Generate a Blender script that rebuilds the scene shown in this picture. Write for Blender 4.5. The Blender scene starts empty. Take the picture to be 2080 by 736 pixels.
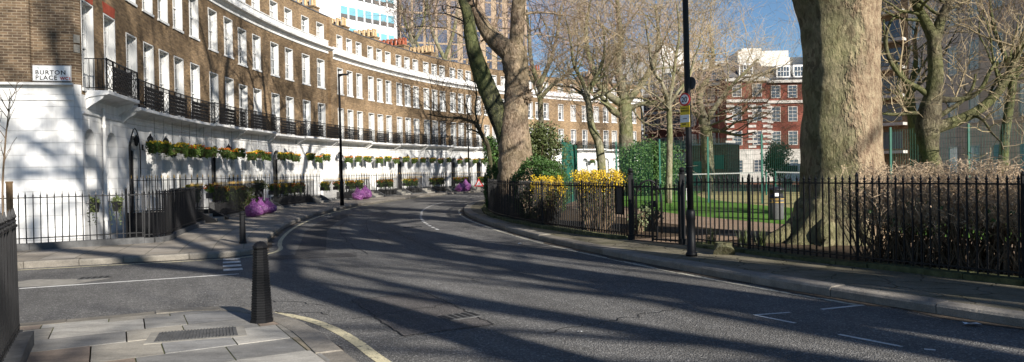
import bpy, bmesh, math, random
from mathutils import Vector, Matrix, noise
R = math.radians
sc = bpy.context.scene
COL = sc.collection

# ------------------------------------------------------------------ camera, sky, sun, exposure
FPX, ROLL, PITCH, EYE = 1480.0, R(1.0), math.atan(18 / 1480), 1.65
cam_data = bpy.data.cameras.new("camera")
cam = bpy.data.objects.new("camera", cam_data)
COL.objects.link(cam)
cam_data.sensor_fit = 'HORIZONTAL'
cam_data.sensor_width = 36.0
cam_data.lens = 36.0 * FPX / 2080.0
cam_data.clip_start = 0.1
cam_data.clip_end = 5000
cam.matrix_world = (Matrix.Translation((0, 0, EYE)) @ Matrix.Rotation(math.pi / 2 - PITCH, 4, 'X')
                    @ Matrix.Rotation(-ROLL, 4, 'Z'))
sc.camera = cam

SUN_H = Vector((0.62, -0.785)).normalized()
SUN_EL = R(25.0)
world = bpy.data.worlds.new("World")
sc.world = world
world.use_nodes = True
wt = world.node_tree
wt.nodes.clear()
wo = wt.nodes.new('ShaderNodeOutputWorld')
wb = wt.nodes.new('ShaderNodeBackground')
sky = wt.nodes.new('ShaderNodeTexSky')
sky.sky_type = 'NISHITA'
sky.sun_disc = False
sky.sun_elevation = SUN_EL
sky.sun_rotation = math.atan2(SUN_H.x, SUN_H.y)
sky.air_density = 1.0
sky.dust_density = 0.0
sky.ozone_density = 5.0
wb.inputs['Strength'].default_value = 0.06
wt.links.new(sky.outputs[0], wb.inputs['Color'])
wt.links.new(wb.outputs[0], wo.inputs['Surface'])

sun_data = bpy.data.lights.new("sun", 'SUN')
sun_data.energy = 5.0
sun_data.angle = R(0.5)
sun_data.color = (1.0, 0.94, 0.85)
sun = bpy.data.objects.new("sun", sun_data)
COL.objects.link(sun)
sd = Vector((SUN_H.x * math.cos(SUN_EL), SUN_H.y * math.cos(SUN_EL), math.sin(SUN_EL)))
sun.rotation_euler = sd.to_track_quat('Z', 'Y').to_euler()
sun.location = (20, -30, 40)

sc.view_settings.view_transform = 'Standard'
sc.view_settings.look = 'None'
sc.view_settings.exposure = 0.90
sc.view_settings.gamma = 1
sc.cycles.use_denoising = True
sc.cycles.max_bounces = 5
sc.cycles.diffuse_bounces = 3
sc.cycles.glossy_bounces = 2
sc.cycles.transparent_max_bounces = 8
sc.render.film_transparent = False

# ------------------------------------------------------------------ helpers
CX, CY, RW = 46.5, 34.5, 60.2      # the crescent: its centre and the radius of the house fronts


def lerp(a, b, t):
    return a + (b - a) * t


def interp(tab, x):
    if x <= tab[0][0]:
        return tab[0][1]
    for (a, va), (b, vb) in zip(tab, tab[1:]):
        if x <= b:
            return lerp(va, vb, (x - a) / (b - a))
    return tab[-1][1]


def pol(th, r, z=0.0):
    t = R(th)
    return Vector((CX - r * math.cos(t), CY + r * math.sin(t), z))


def at(px, py, dist):
    """a point seen at photo pixel px, py that stands dist metres ahead"""
    u, v = px - 1040, 368 - py
    a = u * math.cos(ROLL) + v * math.sin(ROLL)
    b = -u * math.sin(ROLL) + v * math.cos(ROLL)
    c, s = math.cos(PITCH), math.sin(PITCH)
    d = Vector((a / FPX, c + b / FPX * s, b / FPX * c - s))
    return Vector((0, 0, EYE)) + d * (dist / d.y)


class MB:
    def __init__(self):
        self.v, self.f = [], []

    def add(self, vs, fs):
        o = len(self.v)
        self.v.extend([tuple(p) for p in vs])
        self.f.extend([tuple(i + o for i in q) for q in fs])

    def quad(self, a, b, c, d):
        self.add([a, b, c, d], [(0, 1, 2, 3)])

    def box(self, c, s, M=None):
        x, y, z = s[0] / 2, s[1] / 2, s[2] / 2
        vs = [Vector((c[0] + i * x, c[1] + j * y, c[2] + k * z)) for k in (-1, 1) for j in (-1, 1) for i in (-1, 1)]
        if M is not None:
            vs = [M @ p for p in vs]
        self.add(vs, [(0, 2, 3, 1), (4, 5, 7, 6), (0, 1, 5, 4), (2, 6, 7, 3), (0, 4, 6, 2), (1, 3, 7, 5)])

    def hexa(self, P):
        """eight corners: bottom four then top four"""
        self.add(P, [(3, 2, 1, 0), (4, 5, 6, 7), (0, 1, 5, 4), (1, 2, 6, 5), (2, 3, 7, 6), (3, 0, 4, 7)])

    def bar(self, a, b, w, h=None):
        a, b = Vector(a), Vector(b)
        h = h or w
        d = (b - a).normalized()
        up = Vector((0, 0, 1)) if abs(d.z) < 0.95 else Vector((1, 0, 0))
        s = d.cross(up).normalized()
        u = s.cross(d).normalized()
        P = []
        for p in (a, b):
            for i, j in ((-1, -1), (1, -1), (1, 1), (-1, 1)):
                P.append(p + s * (i * w / 2) + u * (j * h / 2))
        self.add(P, [(3, 2, 1, 0), (4, 5, 6, 7), (0, 1, 5, 4), (1, 2, 6, 5), (2, 3, 7, 6), (3, 0, 4, 7)])

    def tube(self, pts, rad, n=8, bump=0.0, seed=0.0, cap=True):
        pts = [Vector(p) for p in pts]
        o = len(self.v)
        m = len(pts)
        d0 = (pts[1] - pts[0]).normalized()
        ref = Vector((1, 0, 0)) if abs(d0.x) < 0.8 else Vector((0, 1, 0))
        s = d0.cross(ref).normalized()
        for i, p in enumerate(pts):
            d = (pts[min(i + 1, m - 1)] - pts[max(i - 1, 0)]).normalized()
            s = (s - d * s.dot(d)).normalized()
            u = d.cross(s)
            r = rad[i] if not isinstance(rad, (int, float)) else rad
            for k in range(n):
                a = 2 * math.pi * k / n
                q = s * math.cos(a) + u * math.sin(a)
                rr = r
                if bump:
                    w = p + q * r
                    rr = r * (1 + bump * noise.noise((w.x * 1.6 / max(r, .2) * .6 + seed, w.y * 1.6 / max(r, .2) * .6, w.z * .7 + seed))
                              + bump * .35 * noise.noise((w.x * 7 + seed, w.y * 7, w.z * 3)))
                self.v.append(tuple(p + q * rr))
        for i in range(m - 1):
            for k in range(n):
                a, b = o + i * n + k, o + i * n + (k + 1) % n
                self.f.append((a, b, b + n, a + n))
        if cap:
            self.f.append(tuple(o + (m - 1) * n + k for k in range(n)))
            self.f.append(tuple(o + n - 1 - k for k in range(n)))

    def lathe(self, c, prof, n=16, rot=0.0):
        o = len(self.v)
        for r, z in prof:
            for k in range(n):
                a = 2 * math.pi * k / n + rot
                self.v.append((c[0] + r * math.cos(a), c[1] + r * math.sin(a), c[2] + z))
        for i in range(len(prof) - 1):
            for k in range(n):
                a, b = o + i * n + k, o + i * n + (k + 1) % n
                self.f.append((a, b, b + n, a + n))
        self.f.append(tuple(o + (len(prof) - 1) * n + k for k in range(n)))
        self.f.append(tuple(o + n - 1 - k for k in range(n)))

    def leaf(self, p, size, rng, asp=0.6, flat=0.0):
        a = Vector((rng.gauss(0, 1), rng.gauss(0, 1), rng.gauss(0, 1) * (1 - flat))).normalized() * size
        b = a.cross(Vector((rng.gauss(0, 1), rng.gauss(0, 1), rng.gauss(0, 1)))).normalized() * size * asp
        p = Vector(p)
        self.add([p - a * .5, p + b * .5, p + a * .5, p - b * .5], [(0, 1, 2, 3)])

    def mesh(self, name, mat, smooth=False):
        me = bpy.data.meshes.new(name)
        me.from_pydata(self.v, [], self.f)
        if mat:
            me.materials.append(mat)
        if smooth:
            me.polygons.foreach_set('use_smooth', [True] * len(me.polygons))
        me.update()
        return me

    def build(self, name, mat, parent=None, smooth=False):
        return link(name, self.mesh(name, mat, smooth), parent)


def link(name, me, parent=None, M=None):
    o = bpy.data.objects.new(name, me)
    COL.objects.link(o)
    if parent is not None:
        o.parent = parent
        o.matrix_parent_inverse = wmat(parent).inverted()
    if M is not None:
        o.matrix_basis = M
    return o


def wmat(o):
    if o.parent is None:
        return o.matrix_basis.copy()
    return wmat(o.parent) @ o.matrix_parent_inverse @ o.matrix_basis


def tag(o, label, cat, group=None, kind=None):
    if label:
        o['label'] = label
    if cat:
        o['category'] = cat
    if group:
        o['group'] = group
    if kind:
        o['kind'] = kind
    return o


def thing(name, loc, label, cat, group=None, rz=0.0):
    o = bpy.data.objects.new(name, None)
    COL.objects.link(o)
    o.empty_display_size = 0.3
    o.matrix_basis = Matrix.Translation(loc) @ Matrix.Rotation(rz, 4, 'Z')
    return tag(o, label, cat, group)


def structure(name, mb, mat, smooth=False):
    o = mb.build(name, mat, None, smooth)
    o['kind'] = 'structure'
    return o


def children(o):
    return [c for c in bpy.data.objects if c.parent == o]


KIDS = {}


def copy_tree(o, M, label=None, group=None):
    """a copy of a thing, its parts and their sub-parts, moved to the matrix M"""
    r = o.copy()
    COL.objects.link(r)
    M0 = o.matrix_basis.copy()
    r.matrix_basis = M
    if label:
        r['label'] = label
    if group:
        r['group'] = group
    if o.name not in KIDS:
        KIDS[o.name] = [(c, children(c)) for c in children(o)]
    for c, gs in KIDS[o.name]:
        cc = c.copy()
        COL.objects.link(cc)
        cc.parent = r
        cc.matrix_parent_inverse = c.matrix_parent_inverse.copy()
        cc.matrix_basis = c.matrix_basis.copy()
        for g in gs:
            gg = g.copy()
            COL.objects.link(gg)
            gg.parent = cc
            gg.matrix_parent_inverse = g.matrix_parent_inverse.copy()
            gg.matrix_basis = g.matrix_basis.copy()
    return r


ORD = ("first second third fourth fifth sixth seventh eighth ninth tenth eleventh twelfth thirteenth fourteenth fifteenth "
       "sixteenth seventeenth eighteenth nineteenth twentieth").split()
ORD += ["twenty-" + w for w in ORD[:9]] + ["thirtieth"] + ["thirty-" + w for w in ORD[:9]] + ["fortieth"] + ["forty-" + w for w in ORD[:9]]


# ------------------------------------------------------------------ materials
class NT:
    def __init__(self, name, rough=0.8, spec=0.3):
        self.m = bpy.data.materials.new(name)
        self.m.use_nodes = True
        self.t = self.m.node_tree
        self.t.nodes.clear()
        self.out = self.n('ShaderNodeOutputMaterial')
        self.b = self.n('ShaderNodeBsdfPrincipled')
        self.l(self.b.outputs[0], self.out.inputs['Surface'])
        self.b.inputs['Roughness'].default_value = rough
        self.b.inputs['Specular IOR Level'].default_value = spec

    def n(self, t, **kw):
        x = self.t.nodes.new(t)
        for k, v in kw.items():
            setattr(x, k, v)
        return x

    def l(self, a, b):
        self.t.links.new(a, b)

    def pos(self):
        return self.n('ShaderNodeNewGeometry').outputs['Position']

    def objc(self):
        return self.n('ShaderNodeTexCoord').outputs['Object']

    def scale(self, v, s):
        m = self.n('ShaderNodeMapping')
        self.l(v, m.inputs['Vector'])
        m.inputs['Scale'].default_value = s if not isinstance(s, (int, float)) else (s, s, s)
        return m.outputs[0]

    def noise(self, v, scale, detail=4, rough=0.55, dist=0.0):
        x = self.n('ShaderNodeTexNoise')
        self.l(v, x.inputs['Vector'])
        x.inputs['Scale'].default_value = scale
        x.inputs['Detail'].default_value = detail
        x.inputs['Roughness'].default_value = rough
        x.inputs['Distortion'].default_value = dist
        return x.outputs['Fac']

    def vor(self, v, scale, feature='F1', out='Distance', rnd=1.0):
        x = self.n('ShaderNodeTexVoronoi')
        x.feature = feature
        self.l(v, x.inputs['Vector'])
        x.inputs['Scale'].default_value = scale
        x.inputs['Randomness'].default_value = rnd
        return x.outputs[out]

    def ramp(self, f, stops, interp='LINEAR'):
        x = self.n('ShaderNodeValToRGB')
        x.color_ramp.interpolation = interp
        el = x.color_ramp.elements
        while len(el) < len(stops):
            el.new(0.5)
        for e, (p, c) in zip(el, stops):
            e.position = p
            e.color = (c, c, c, 1) if isinstance(c, (int, float)) else (*c, 1)
        self.l(f, x.inputs['Fac'])
        return x.outputs['Color']

    def mix(self, f, a, b, mode='MIX'):
        x = self.n('ShaderNodeMix')
        x.data_type = 'RGBA'
        x.blend_type = mode
        for k, v in ((0, f), (6, a), (7, b)):
            sock = x.inputs[k]
            if isinstance(v, (int, float)):
                sock.default_value = v if k == 0 else (v, v, v, 1)
            elif isinstance(v, tuple):
                sock.default_value = (*v, 1)
            else:
                self.l(v, sock)
        return x.outputs[2]

    def math(self, op, a, b=None):
        x = self.n('ShaderNodeMath', operation=op)
        for s, v in zip(x.inputs, (a, b)):
            if v is None:
                continue
            if isinstance(v, (int, float)):
                s.default_value = v
            else:
                self.l(v, s)
        return x.outputs[0]

    def color(self, c):
        if isinstance(c, tuple):
            self.b.inputs['Base Color'].default_value = (*c, 1)
        else:
            self.l(c, self.b.inputs['Base Color'])
        return self

    def bump(self, h, strength=0.4, dist=0.02):
        x = self.n('ShaderNodeBump')
        x.inputs['Strength'].default_value = strength
        x.inputs['Distance'].default_value = dist
        self.l(h, x.inputs['Height'])
        self.l(x.outputs[0], self.b.inputs['Normal'])
        return self

    def rough(self, r):
        self.l(r, self.b.inputs['Roughness'])
        return self

    def polar(self, ru=RW, swap=False):
        """(arc length, height) on the crescent; swap: (arc length, radius) on the ground"""
        s = self.n('ShaderNodeSeparateXYZ')
        self.l(self.pos(), s.inputs[0])
        dx = self.math('SUBTRACT', CX, s.outputs[0])
        dy = self.math('SUBTRACT', s.outputs[1], CY)
        ang = self.math('MULTIPLY', self.math('ARCTAN2', dy, dx), ru)
        c = self.n('ShaderNodeCombineXYZ')
        self.l(ang, c.inputs[0])
        if swap:
            self.l(self.math('SQRT', self.math('ADD', self.math('MULTIPLY', dx, dx), self.math('MULTIPLY', dy, dy))), c.inputs[1])
        else:
            self.l(s.outputs[2], c.inputs[1])
        return c.outputs[0]

    def radial(self):
        s = self.n('ShaderNodeSeparateXYZ')
        self.l(self.pos(), s.inputs[0])
        dx = self.math('SUBTRACT', CX, s.outputs[0])
        dy = self.math('SUBTRACT', s.outputs[1], CY)
        r = self.math('SQRT', self.math('ADD', self.math('MULTIPLY', dx, dx), self.math('MULTIPLY', dy, dy)))
        c = self.n('ShaderNodeCombineXYZ')
        self.l(r, c.inputs[0])
        self.l(s.outputs[2], c.inputs[1])
        return c.outputs[0]

    def facade(self):
        s = self.n('ShaderNodeSeparateXYZ')
        self.l(self.objc(), s.inputs[0])
        c = self.n('ShaderNodeCombineXYZ')
        self.l(self.math('ADD', s.outputs[0], s.outputs[1]), c.inputs[0])
        self.l(s.outputs[2], c.inputs[1])
        return c.outputs[0]

    def bricktex(self, v, w, h, mortar, c1, c2, cm, bias=0.0, off=0.5):
        x = self.n('ShaderNodeTexBrick')
        self.l(v, x.inputs['Vector'])
        x.offset = off
        x.inputs['Scale'].default_value = 1.0
        x.inputs['Brick Width'].default_value = w
        x.inputs['Row Height'].default_value = h
        x.inputs['Mortar Size'].default_value = mortar
        x.inputs['Mortar Smooth'].default_value = 0.1
        x.inputs['Bias'].default_value = bias
        for k, c in (('Color1', c1), ('Color2', c2), ('Mortar', cm)):
            if isinstance(c, tuple):
                x.inputs[k].default_value = (*c, 1)
            else:
                self.l(c, x.inputs[k])
        return x.outputs['Color'], x.outputs['Fac']


def brick_mat(name, coord, ca, cb, cm, soot=0.5, row=0.075, wid=0.225, mort=0.009):
    T = NT(name, 0.9, 0.15)
    v = getattr(T, coord)()
    p = T.pos()
    col, fac = T.bricktex(v, wid, row, mort, ca, cb, cm)
    big = T.ramp(T.noise(p, 0.35, 5, 0.6), [(0.32, 1 - soot), (0.62, 1.12)])
    fine = T.ramp(T.noise(T.scale(v, (4.3, 13, 1)), 1.0, 2, 0.5), [(0.3, 0.55), (0.75, 1.35)])
    c = T.mix(1.0, col, big, 'MULTIPLY')
    c = T.mix(0.75, c, fine, 'MULTIPLY')
    T.color(c)
    T.bump(T.math('SUBTRACT', T.math('MULTIPLY', T.noise(p, 40, 3), 0.3), fac), 0.5, 0.012)
    return T.m


M = {}
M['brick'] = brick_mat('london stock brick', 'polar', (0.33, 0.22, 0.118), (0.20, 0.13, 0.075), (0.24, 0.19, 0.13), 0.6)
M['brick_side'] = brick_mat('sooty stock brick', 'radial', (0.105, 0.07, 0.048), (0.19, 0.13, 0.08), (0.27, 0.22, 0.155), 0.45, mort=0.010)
M['brick_flat'] = brick_mat('stock brick flat wall', 'facade', (0.27, 0.17, 0.09), (0.17, 0.10, 0.055), (0.19, 0.15, 0.11), 0.4)
M['brick_red'] = brick_mat('red mansion brick', 'facade', (0.22, 0.062, 0.04), (0.155, 0.042, 0.028), (0.15, 0.09, 0.075), 0.5)


def stucco(name, coord, base=(0.78, 0.775, 0.76), course=0.335, groove=True):
    T = NT(name, 0.55, 0.3)
    p = T.pos()
    streak = T.ramp(T.noise(T.scale(p, (5, 5, .25)), 1.0, 5, 0.7), [(0.35, 0.86), (0.6, 1.0)])
    dirt = T.ramp(T.noise(T.scale(p, (1.2, 1.2, 0.35)), 1.3, 6, 0.65), [(0.28, (0.58, 0.57, 0.54)), (0.55, base)])
    dirt = T.mix(1.0, dirt, streak, 'MULTIPLY')
    sz_ = T.n('ShaderNodeSeparateXYZ')
    T.l(p, sz_.inputs[0])
    gr_ = T.ramp(T.math('ADD', T.math('MULTIPLY', sz_.outputs[2], .8), T.math('MULTIPLY', T.noise(T.scale(p, (3, 3, .8)), 1.5, 6, .75), 1.5)), [(0.45, 0.62), (0.95, 1.0)])
    dirt = T.mix(1.0, dirt, gr_, 'MULTIPLY')
    col = dirt
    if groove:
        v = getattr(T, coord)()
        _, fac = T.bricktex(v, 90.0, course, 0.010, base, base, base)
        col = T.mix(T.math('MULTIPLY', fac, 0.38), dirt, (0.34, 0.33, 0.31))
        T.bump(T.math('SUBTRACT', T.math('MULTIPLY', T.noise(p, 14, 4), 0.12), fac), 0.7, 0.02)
    else:
        T.bump(T.noise(p, 14, 4), 0.12, 0.02)
    T.color(col)
    return T.m


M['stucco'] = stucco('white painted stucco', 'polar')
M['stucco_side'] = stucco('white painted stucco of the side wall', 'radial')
M['stucco_plain'] = stucco('plain white stucco', 'polar', groove=False)
M['white'] = NT('white gloss paint', 0.5, 0.3).color((0.68, 0.68, 0.665)).m
M['cream'] = NT('cream render', 0.8, 0.2).color((0.62, 0.60, 0.55)).m


def simple(name, c, rough=0.7, spec=0.3, var=0.0, sc_=8.0, metal=0.0, bump=0.0):
    T = NT(name, rough, spec)
    T.b.inputs['Metallic'].default_value = metal
    if var:
        p = T.pos()
        f = T.noise(p, sc_, 5, 0.6)
        T.color(T.ramp(f, [(0.3, tuple(x * (1 - var) for x in c)), (0.7, tuple(min(1, x * (1 + var)) for x in c))]))
        if bump:
            T.bump(f, bump, 0.02)
    else:
        T.color(c)
    return T.m


M['glass'] = NT('window glass', 0.08, 0.6).color((0.03, 0.04, 0.05)).m
M['blind'] = simple('white blind', (0.30, 0.295, 0.285), 0.8)
M['iron'] = simple('black painted iron', (0.006, 0.006, 0.007), 0.5, 0.3, 0.35, 30)
M['gold'] = simple('gilded finial', (0.42, 0.27, 0.07), 0.5, 0.4)
M['door_black'] = simple('black gloss door', (0.012, 0.012, 0.014), 0.25, 0.5)
M['door_white'] = simple('white door', (0.65, 0.64, 0.62), 0.4, 0.5)
M['lead'] = simple('roof lead and slate', (0.09, 0.09, 0.095), 0.7, 0.3, 0.3, 3)
M['potclay'] = simple('buff chimney pot', (0.48, 0.34, 0.19), 0.85, 0.2, 0.3, 6)
M['potred'] = simple('red chimney pot', (0.33, 0.10, 0.055), 0.85, 0.2, 0.3, 6)
M['redarch'] = simple('rubbed red brick arch', (0.33, 0.07, 0.04), 0.85, 0.2, 0.2, 9)
M['green_iron'] = simple('green powder coated steel', (0.008, 0.095, 0.065), 0.5, 0.4, 0.2, 3)
M['green_door'] = simple('green door paint', (0.02, 0.22, 0.13), 0.5, 0.4)
M['leaf_dark'] = simple('dark evergreen leaves', (0.055, 0.115, 0.025), 0.55, 0.4, 0.5, 9)
M['leaf_mid'] = simple('laurel leaves', (0.075, 0.095, 0.03), 0.5, 0.45, 0.5, 6)
M['leaf_basket'] = simple('basket foliage', (0.08, 0.13, 0.025), 0.6, 0.3, 0.5, 30)
M['leaf_pale'] = simple('pale leaves', (0.20, 0.24, 0.12), 0.6, 0.3, 0.4, 30)
M['fl_yellow'] = simple('yellow petals', (0.62, 0.43, 0.03), 0.6, 0.2, 0.3, 40)
M['fl_orange'] = simple('orange and red petals', (0.55, 0.13, 0.02), 0.6, 0.2, 0.6, 25)
M['fl_forsythia'] = simple('forsythia blossom', (0.72, 0.50, 0.03), 0.6, 0.2, 0.2, 20)
M['straw'] = simple('basket liner', (0.10, 0.09, 0.04), 0.9, 0.1, 0.3, 20)
M['hedge_twig'] = simple('pale brown bare twigs', (0.52, 0.39, 0.26), 0.85, 0.15, 0.3, 12)
M['twig'] = simple('brown twigs', (0.16, 0.115, 0.075), 0.85, 0.15, 0.35, 2)
M['twig_red'] = simple('reddish twigs', (0.36, 0.26, 0.20), 0.85, 0.15, 0.3, 1)
M['twig_olive'] = simple('olive twigs', (0.31, 0.245, 0.155), 0.85, 0.15, 0.3, 1)
M['limb_dark'] = simple('dark mossy bark', (0.075, 0.075, 0.045), 0.9, 0.15, 0.5, 5, bump=0.4)
M['soil'] = simple('garden soil', (0.07, 0.05, 0.032), 0.95, 0.1, 0.45, 4, bump=0.6)
M['moss'] = simple('mossy stone', (0.085, 0.09, 0.045), 0.95, 0.1, 0.5, 7, bump=0.6)
M['black_plastic'] = simple('black plastic', (0.015, 0.015, 0.017), 0.35, 0.5)
M['red'] = simple('sign red', (0.60, 0.03, 0.025), 0.45, 0.4)
M['yellow'] = simple('sign yellow', (0.80, 0.55, 0.02), 0.45, 0.4)
M['signwhite'] = simple('sign white', (0.78, 0.78, 0.77), 0.4, 0.4)
M['letter_black'] = simple('sign black lettering', (0.015, 0.015, 0.015), 0.5, 0.3)
M['letter_red'] = simple('sign red lettering', (0.55, 0.04, 0.03), 0.5, 0.3)
M['letter_grey'] = simple('sign grey lettering', (0.18, 0.28, 0.28), 0.5, 0.3)
M['wood'] = simple('weathered timber', (0.20, 0.13, 0.07), 0.85, 0.2, 0.3, 10)
M['slate_grey'] = simple('dark grey stone', (0.09, 0.09, 0.09), 0.8, 0.2, 0.3, 8)


def bark_mat(name, pal, pa2, dark, sc_=2.6, moss=0.0, rough_side=None):
    sc_ *= 2.6
    T = NT(name, 0.88, 0.2)
    p = T.pos()
    q = T.scale(p, (1, 1, 0.5))
    w = T.n('ShaderNodeVectorMath', operation='ADD')
    nx = T.n('ShaderNodeTexNoise')
    T.l(p, nx.inputs['Vector'])
    nx.inputs['Scale'].default_value = 3.0
    nx.inputs['Detail'].default_value = 4
    T.l(q, w.inputs[0])
    sm = T.n('ShaderNodeVectorMath', operation='SCALE')
    T.l(nx.outputs['Color'], sm.inputs[0])
    sm.inputs['Scale'].default_value = 0.4
    T.l(sm.outputs[0], w.inputs[1])
    cell = T.vor(w.outputs[0], sc_ * 1.8, 'F1', 'Color')
    sep = T.n('ShaderNodeSeparateColor')
    T.l(cell, sep.inputs[0])
    base = T.ramp(sep.outputs[0], [(0.0, dark), (0.22, pal), (0.5, pa2), (0.8, pal)], 'CONSTANT')
    fine = T.noise(T.scale(p, (1, 1, .35)), 22, 5, 0.7)
    col = T.mix(0.8, base, T.ramp(fine, [(0.3, 0.5), (0.7, 1.3)]), 'MULTIPLY')
    big = T.ramp(T.noise(p, 0.9, 5, 0.6), [(0.40, 0.55), (0.62, 1.1)])
    col = T.mix(0.8, col, big, 'MULTIPLY')
    if moss:
        mf = T.ramp(T.noise(p, 0.7, 4, 0.6), [(0.42, 0.0), (0.58, moss)])
        col = T.mix(mf, col, (0.13, 0.15, 0.045))
    if rough_side:
        sx = T.n('ShaderNodeSeparateXYZ')
        T.l(p, sx.inputs[0])
        q2 = T.math('ADD', T.math('MULTIPLY', T.math('SUBTRACT', sx.outputs[0], rough_side), 0.9), T.math('MULTIPLY', T.math('SUBTRACT', T.noise(T.scale(p, (1, 1, .5)), 1.6, 5, 0.7), .5), 1.6))
        sidef = T.ramp(q2, [(0.0, 0.0), (0.18, 1.0)])
        fl_ = T.ramp(T.noise(T.scale(p, (1, 1, .45)), 9, 5, 0.75), [(0.32, (0.12, 0.075, 0.05)), (0.45, (0.30, 0.215, 0.14)), (0.62, (0.43, 0.34, 0.225))])
        col = T.mix(sidef, col, fl_)
        rg_ = T.math('MULTIPLY', sidef, T.noise(T.scale(p, (1, 1, .45)), 9, 5, 0.75))
    T.color(col)
    lumps = T.noise(T.scale(p, (1, 1, .5)), 7, 5, .65)
    T.bump(T.math('ADD', T.math('MULTIPLY', sep.outputs[0], 0.22), T.math('ADD', T.math('ADD', fine, T.math('MULTIPLY', rg_, 3.0)) if rough_side else fine, T.math('MULTIPLY', lumps, 1.6))), 1.0, 0.045)
    return T.m


M['bark_plane'] = bark_mat('flaking plane bark', (0.22, 0.195, 0.115), (0.29, 0.245, 0.15), (0.15, 0.12, 0.075), 2.6, 0.3, 6.75)
M['bark_pink'] = bark_mat('rough pinkish plane bark', (0.38, 0.285, 0.20), (0.31, 0.225, 0.155), (0.20, 0.14, 0.095), 3.4, 0.15)
M['bark_pale'] = bark_mat('pale smooth bark', (0.31, 0.28, 0.20), (0.25, 0.23, 0.15), (0.19, 0.16, 0.11), 1.6, 0.5)
M['bark_moss'] = bark_mat('mossy dark bark', (0.075, 0.08, 0.045), (0.12, 0.12, 0.06), (0.04, 0.04, 0.03), 2.6, 0.5)
M['bark_cherry'] = bark_mat('dark ringed bark', (0.12, 0.10, 0.065), (0.08, 0.065, 0.045), (0.17, 0.145, 0.095), 3.0, 0.45)


def asphalt(name, base, tint=0.0, speck=0.5):
    T = NT(name, 0.88, 0.25)
    p = T.pos()
    big = T.ramp(T.noise(p, 0.35, 5, 0.6), [(0.3, 0.78), (0.7, 1.18)])
    med = T.ramp(T.noise(p, 3.0, 5, 0.7), [(0.3, 0.85), (0.7, 1.12)])
    c = T.mix(1.0, base, big, 'MULTIPLY')
    c = T.mix(1.0, c, med, 'MULTIPLY')
    trk = T.ramp(T.noise(T.scale(T.polar(52.0, True), (.05, 1.5, 1)), 1.0, 4, 0.6, .3), [(0.35, 0.82), (0.65, 1.14)])
    c = T.mix(1.0, c, trk, 'MULTIPLY')
    ag = T.vor(p, 75, 'F1', 'Color')
    s = T.n('ShaderNodeSeparateColor')
    T.l(ag, s.inputs[0])
    c = T.mix(speck, c, T.ramp(s.outputs[0], [(0.0, 0.35), (0.5, 0.9), (0.85, 1.5), (1.0, 4.0)]), 'MULTIPLY')
    T.color(c)
    T.bump(T.math('ADD', T.math('MULTIPLY', T.vor(p, 60), 1.0), T.math('MULTIPLY', T.noise(p, 9, 4), 0.8)), 0.9, 0.012)
    return T.m


M['asphalt'] = asphalt('worn asphalt', (0.125, 0.121, 0.115))
M['asphalt_dark'] = asphalt('darker asphalt patch', (0.072, 0.069, 0.068), speck=0.35)
M['asphalt_patch'] = asphalt('reddish asphalt patch', (0.112, 0.103, 0.098), speck=0.4)
M['tar'] = simple('tar seam', (0.012, 0.012, 0.012), 0.7, 0.3, 0.3, 6)


def worn_paint(name, c, lo=0.42, under=(0.07, 0.07, 0.07)):
    T = NT(name, 0.75, 0.3)
    p = T.pos()
    f = T.ramp(T.noise(p, 14, 6, 0.75), [(lo - 0.04, 0.0), (lo + 0.06, 1.0)])
    T.color(T.mix(f, under, T.mix(0.6, c, T.ramp(T.noise(p, 3, 3), [(0.3, 0.75), (0.7, 1.1)]), 'MULTIPLY')))
    T.bump(T.vor(p, 60), 0.6, 0.008)
    return T.m


M['paint_white'] = worn_paint('worn white road paint', (0.66, 0.65, 0.62), 0.38)
M['paint_yellow'] = worn_paint('worn yellow road paint', (0.56, 0.50, 0.33), 0.41)
M['paint_faint'] = worn_paint('rubbed out white paint', (0.50, 0.47, 0.38), 0.44)


def paving(name, c1, c2, cm, w, h, mort=0.012, stain=0.35):
    T = NT(name, 0.85, 0.25)
    v = T.polar(56.0, True)
    p = T.pos()
    dn = T.n('ShaderNodeVectorMath', operation='ADD')
    T.l(v, dn.inputs[0])
    dn.inputs[1].default_value = (0.13, 0.21, 0)
    col, fac = T.bricktex(dn.outputs[0], w, h, mort, c1, c2, cm, 0.0, 0.37)
    st = T.ramp(T.noise(p, 1.1, 6, 0.7), [(0.3, 1 - stain), (0.68, 1.12)])
    fi = T.ramp(T.noise(p, 30, 4, 0.7), [(0.3, 0.75), (0.7, 1.2)])
    c = T.mix(1.0, col, st, 'MULTIPLY')
    c = T.mix(0.7, c, fi, 'MULTIPLY')
    T.color(c)
    T.bump(T.math('SUBTRACT', T.math('MULTIPLY', T.noise(p, 12, 5), 0.6), fac), 0.6, 0.012)
    return T.m


M['paving'] = paving('york stone paving', (0.27, 0.235, 0.19), (0.33, 0.295, 0.25), (0.17, 0.155, 0.12), 0.9, 0.62)
M['concrete'] = simple('plain concrete slab', (0.25, 0.235, 0.205), 0.85, 0.2, 0.25, 6, bump=0.2)


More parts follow.
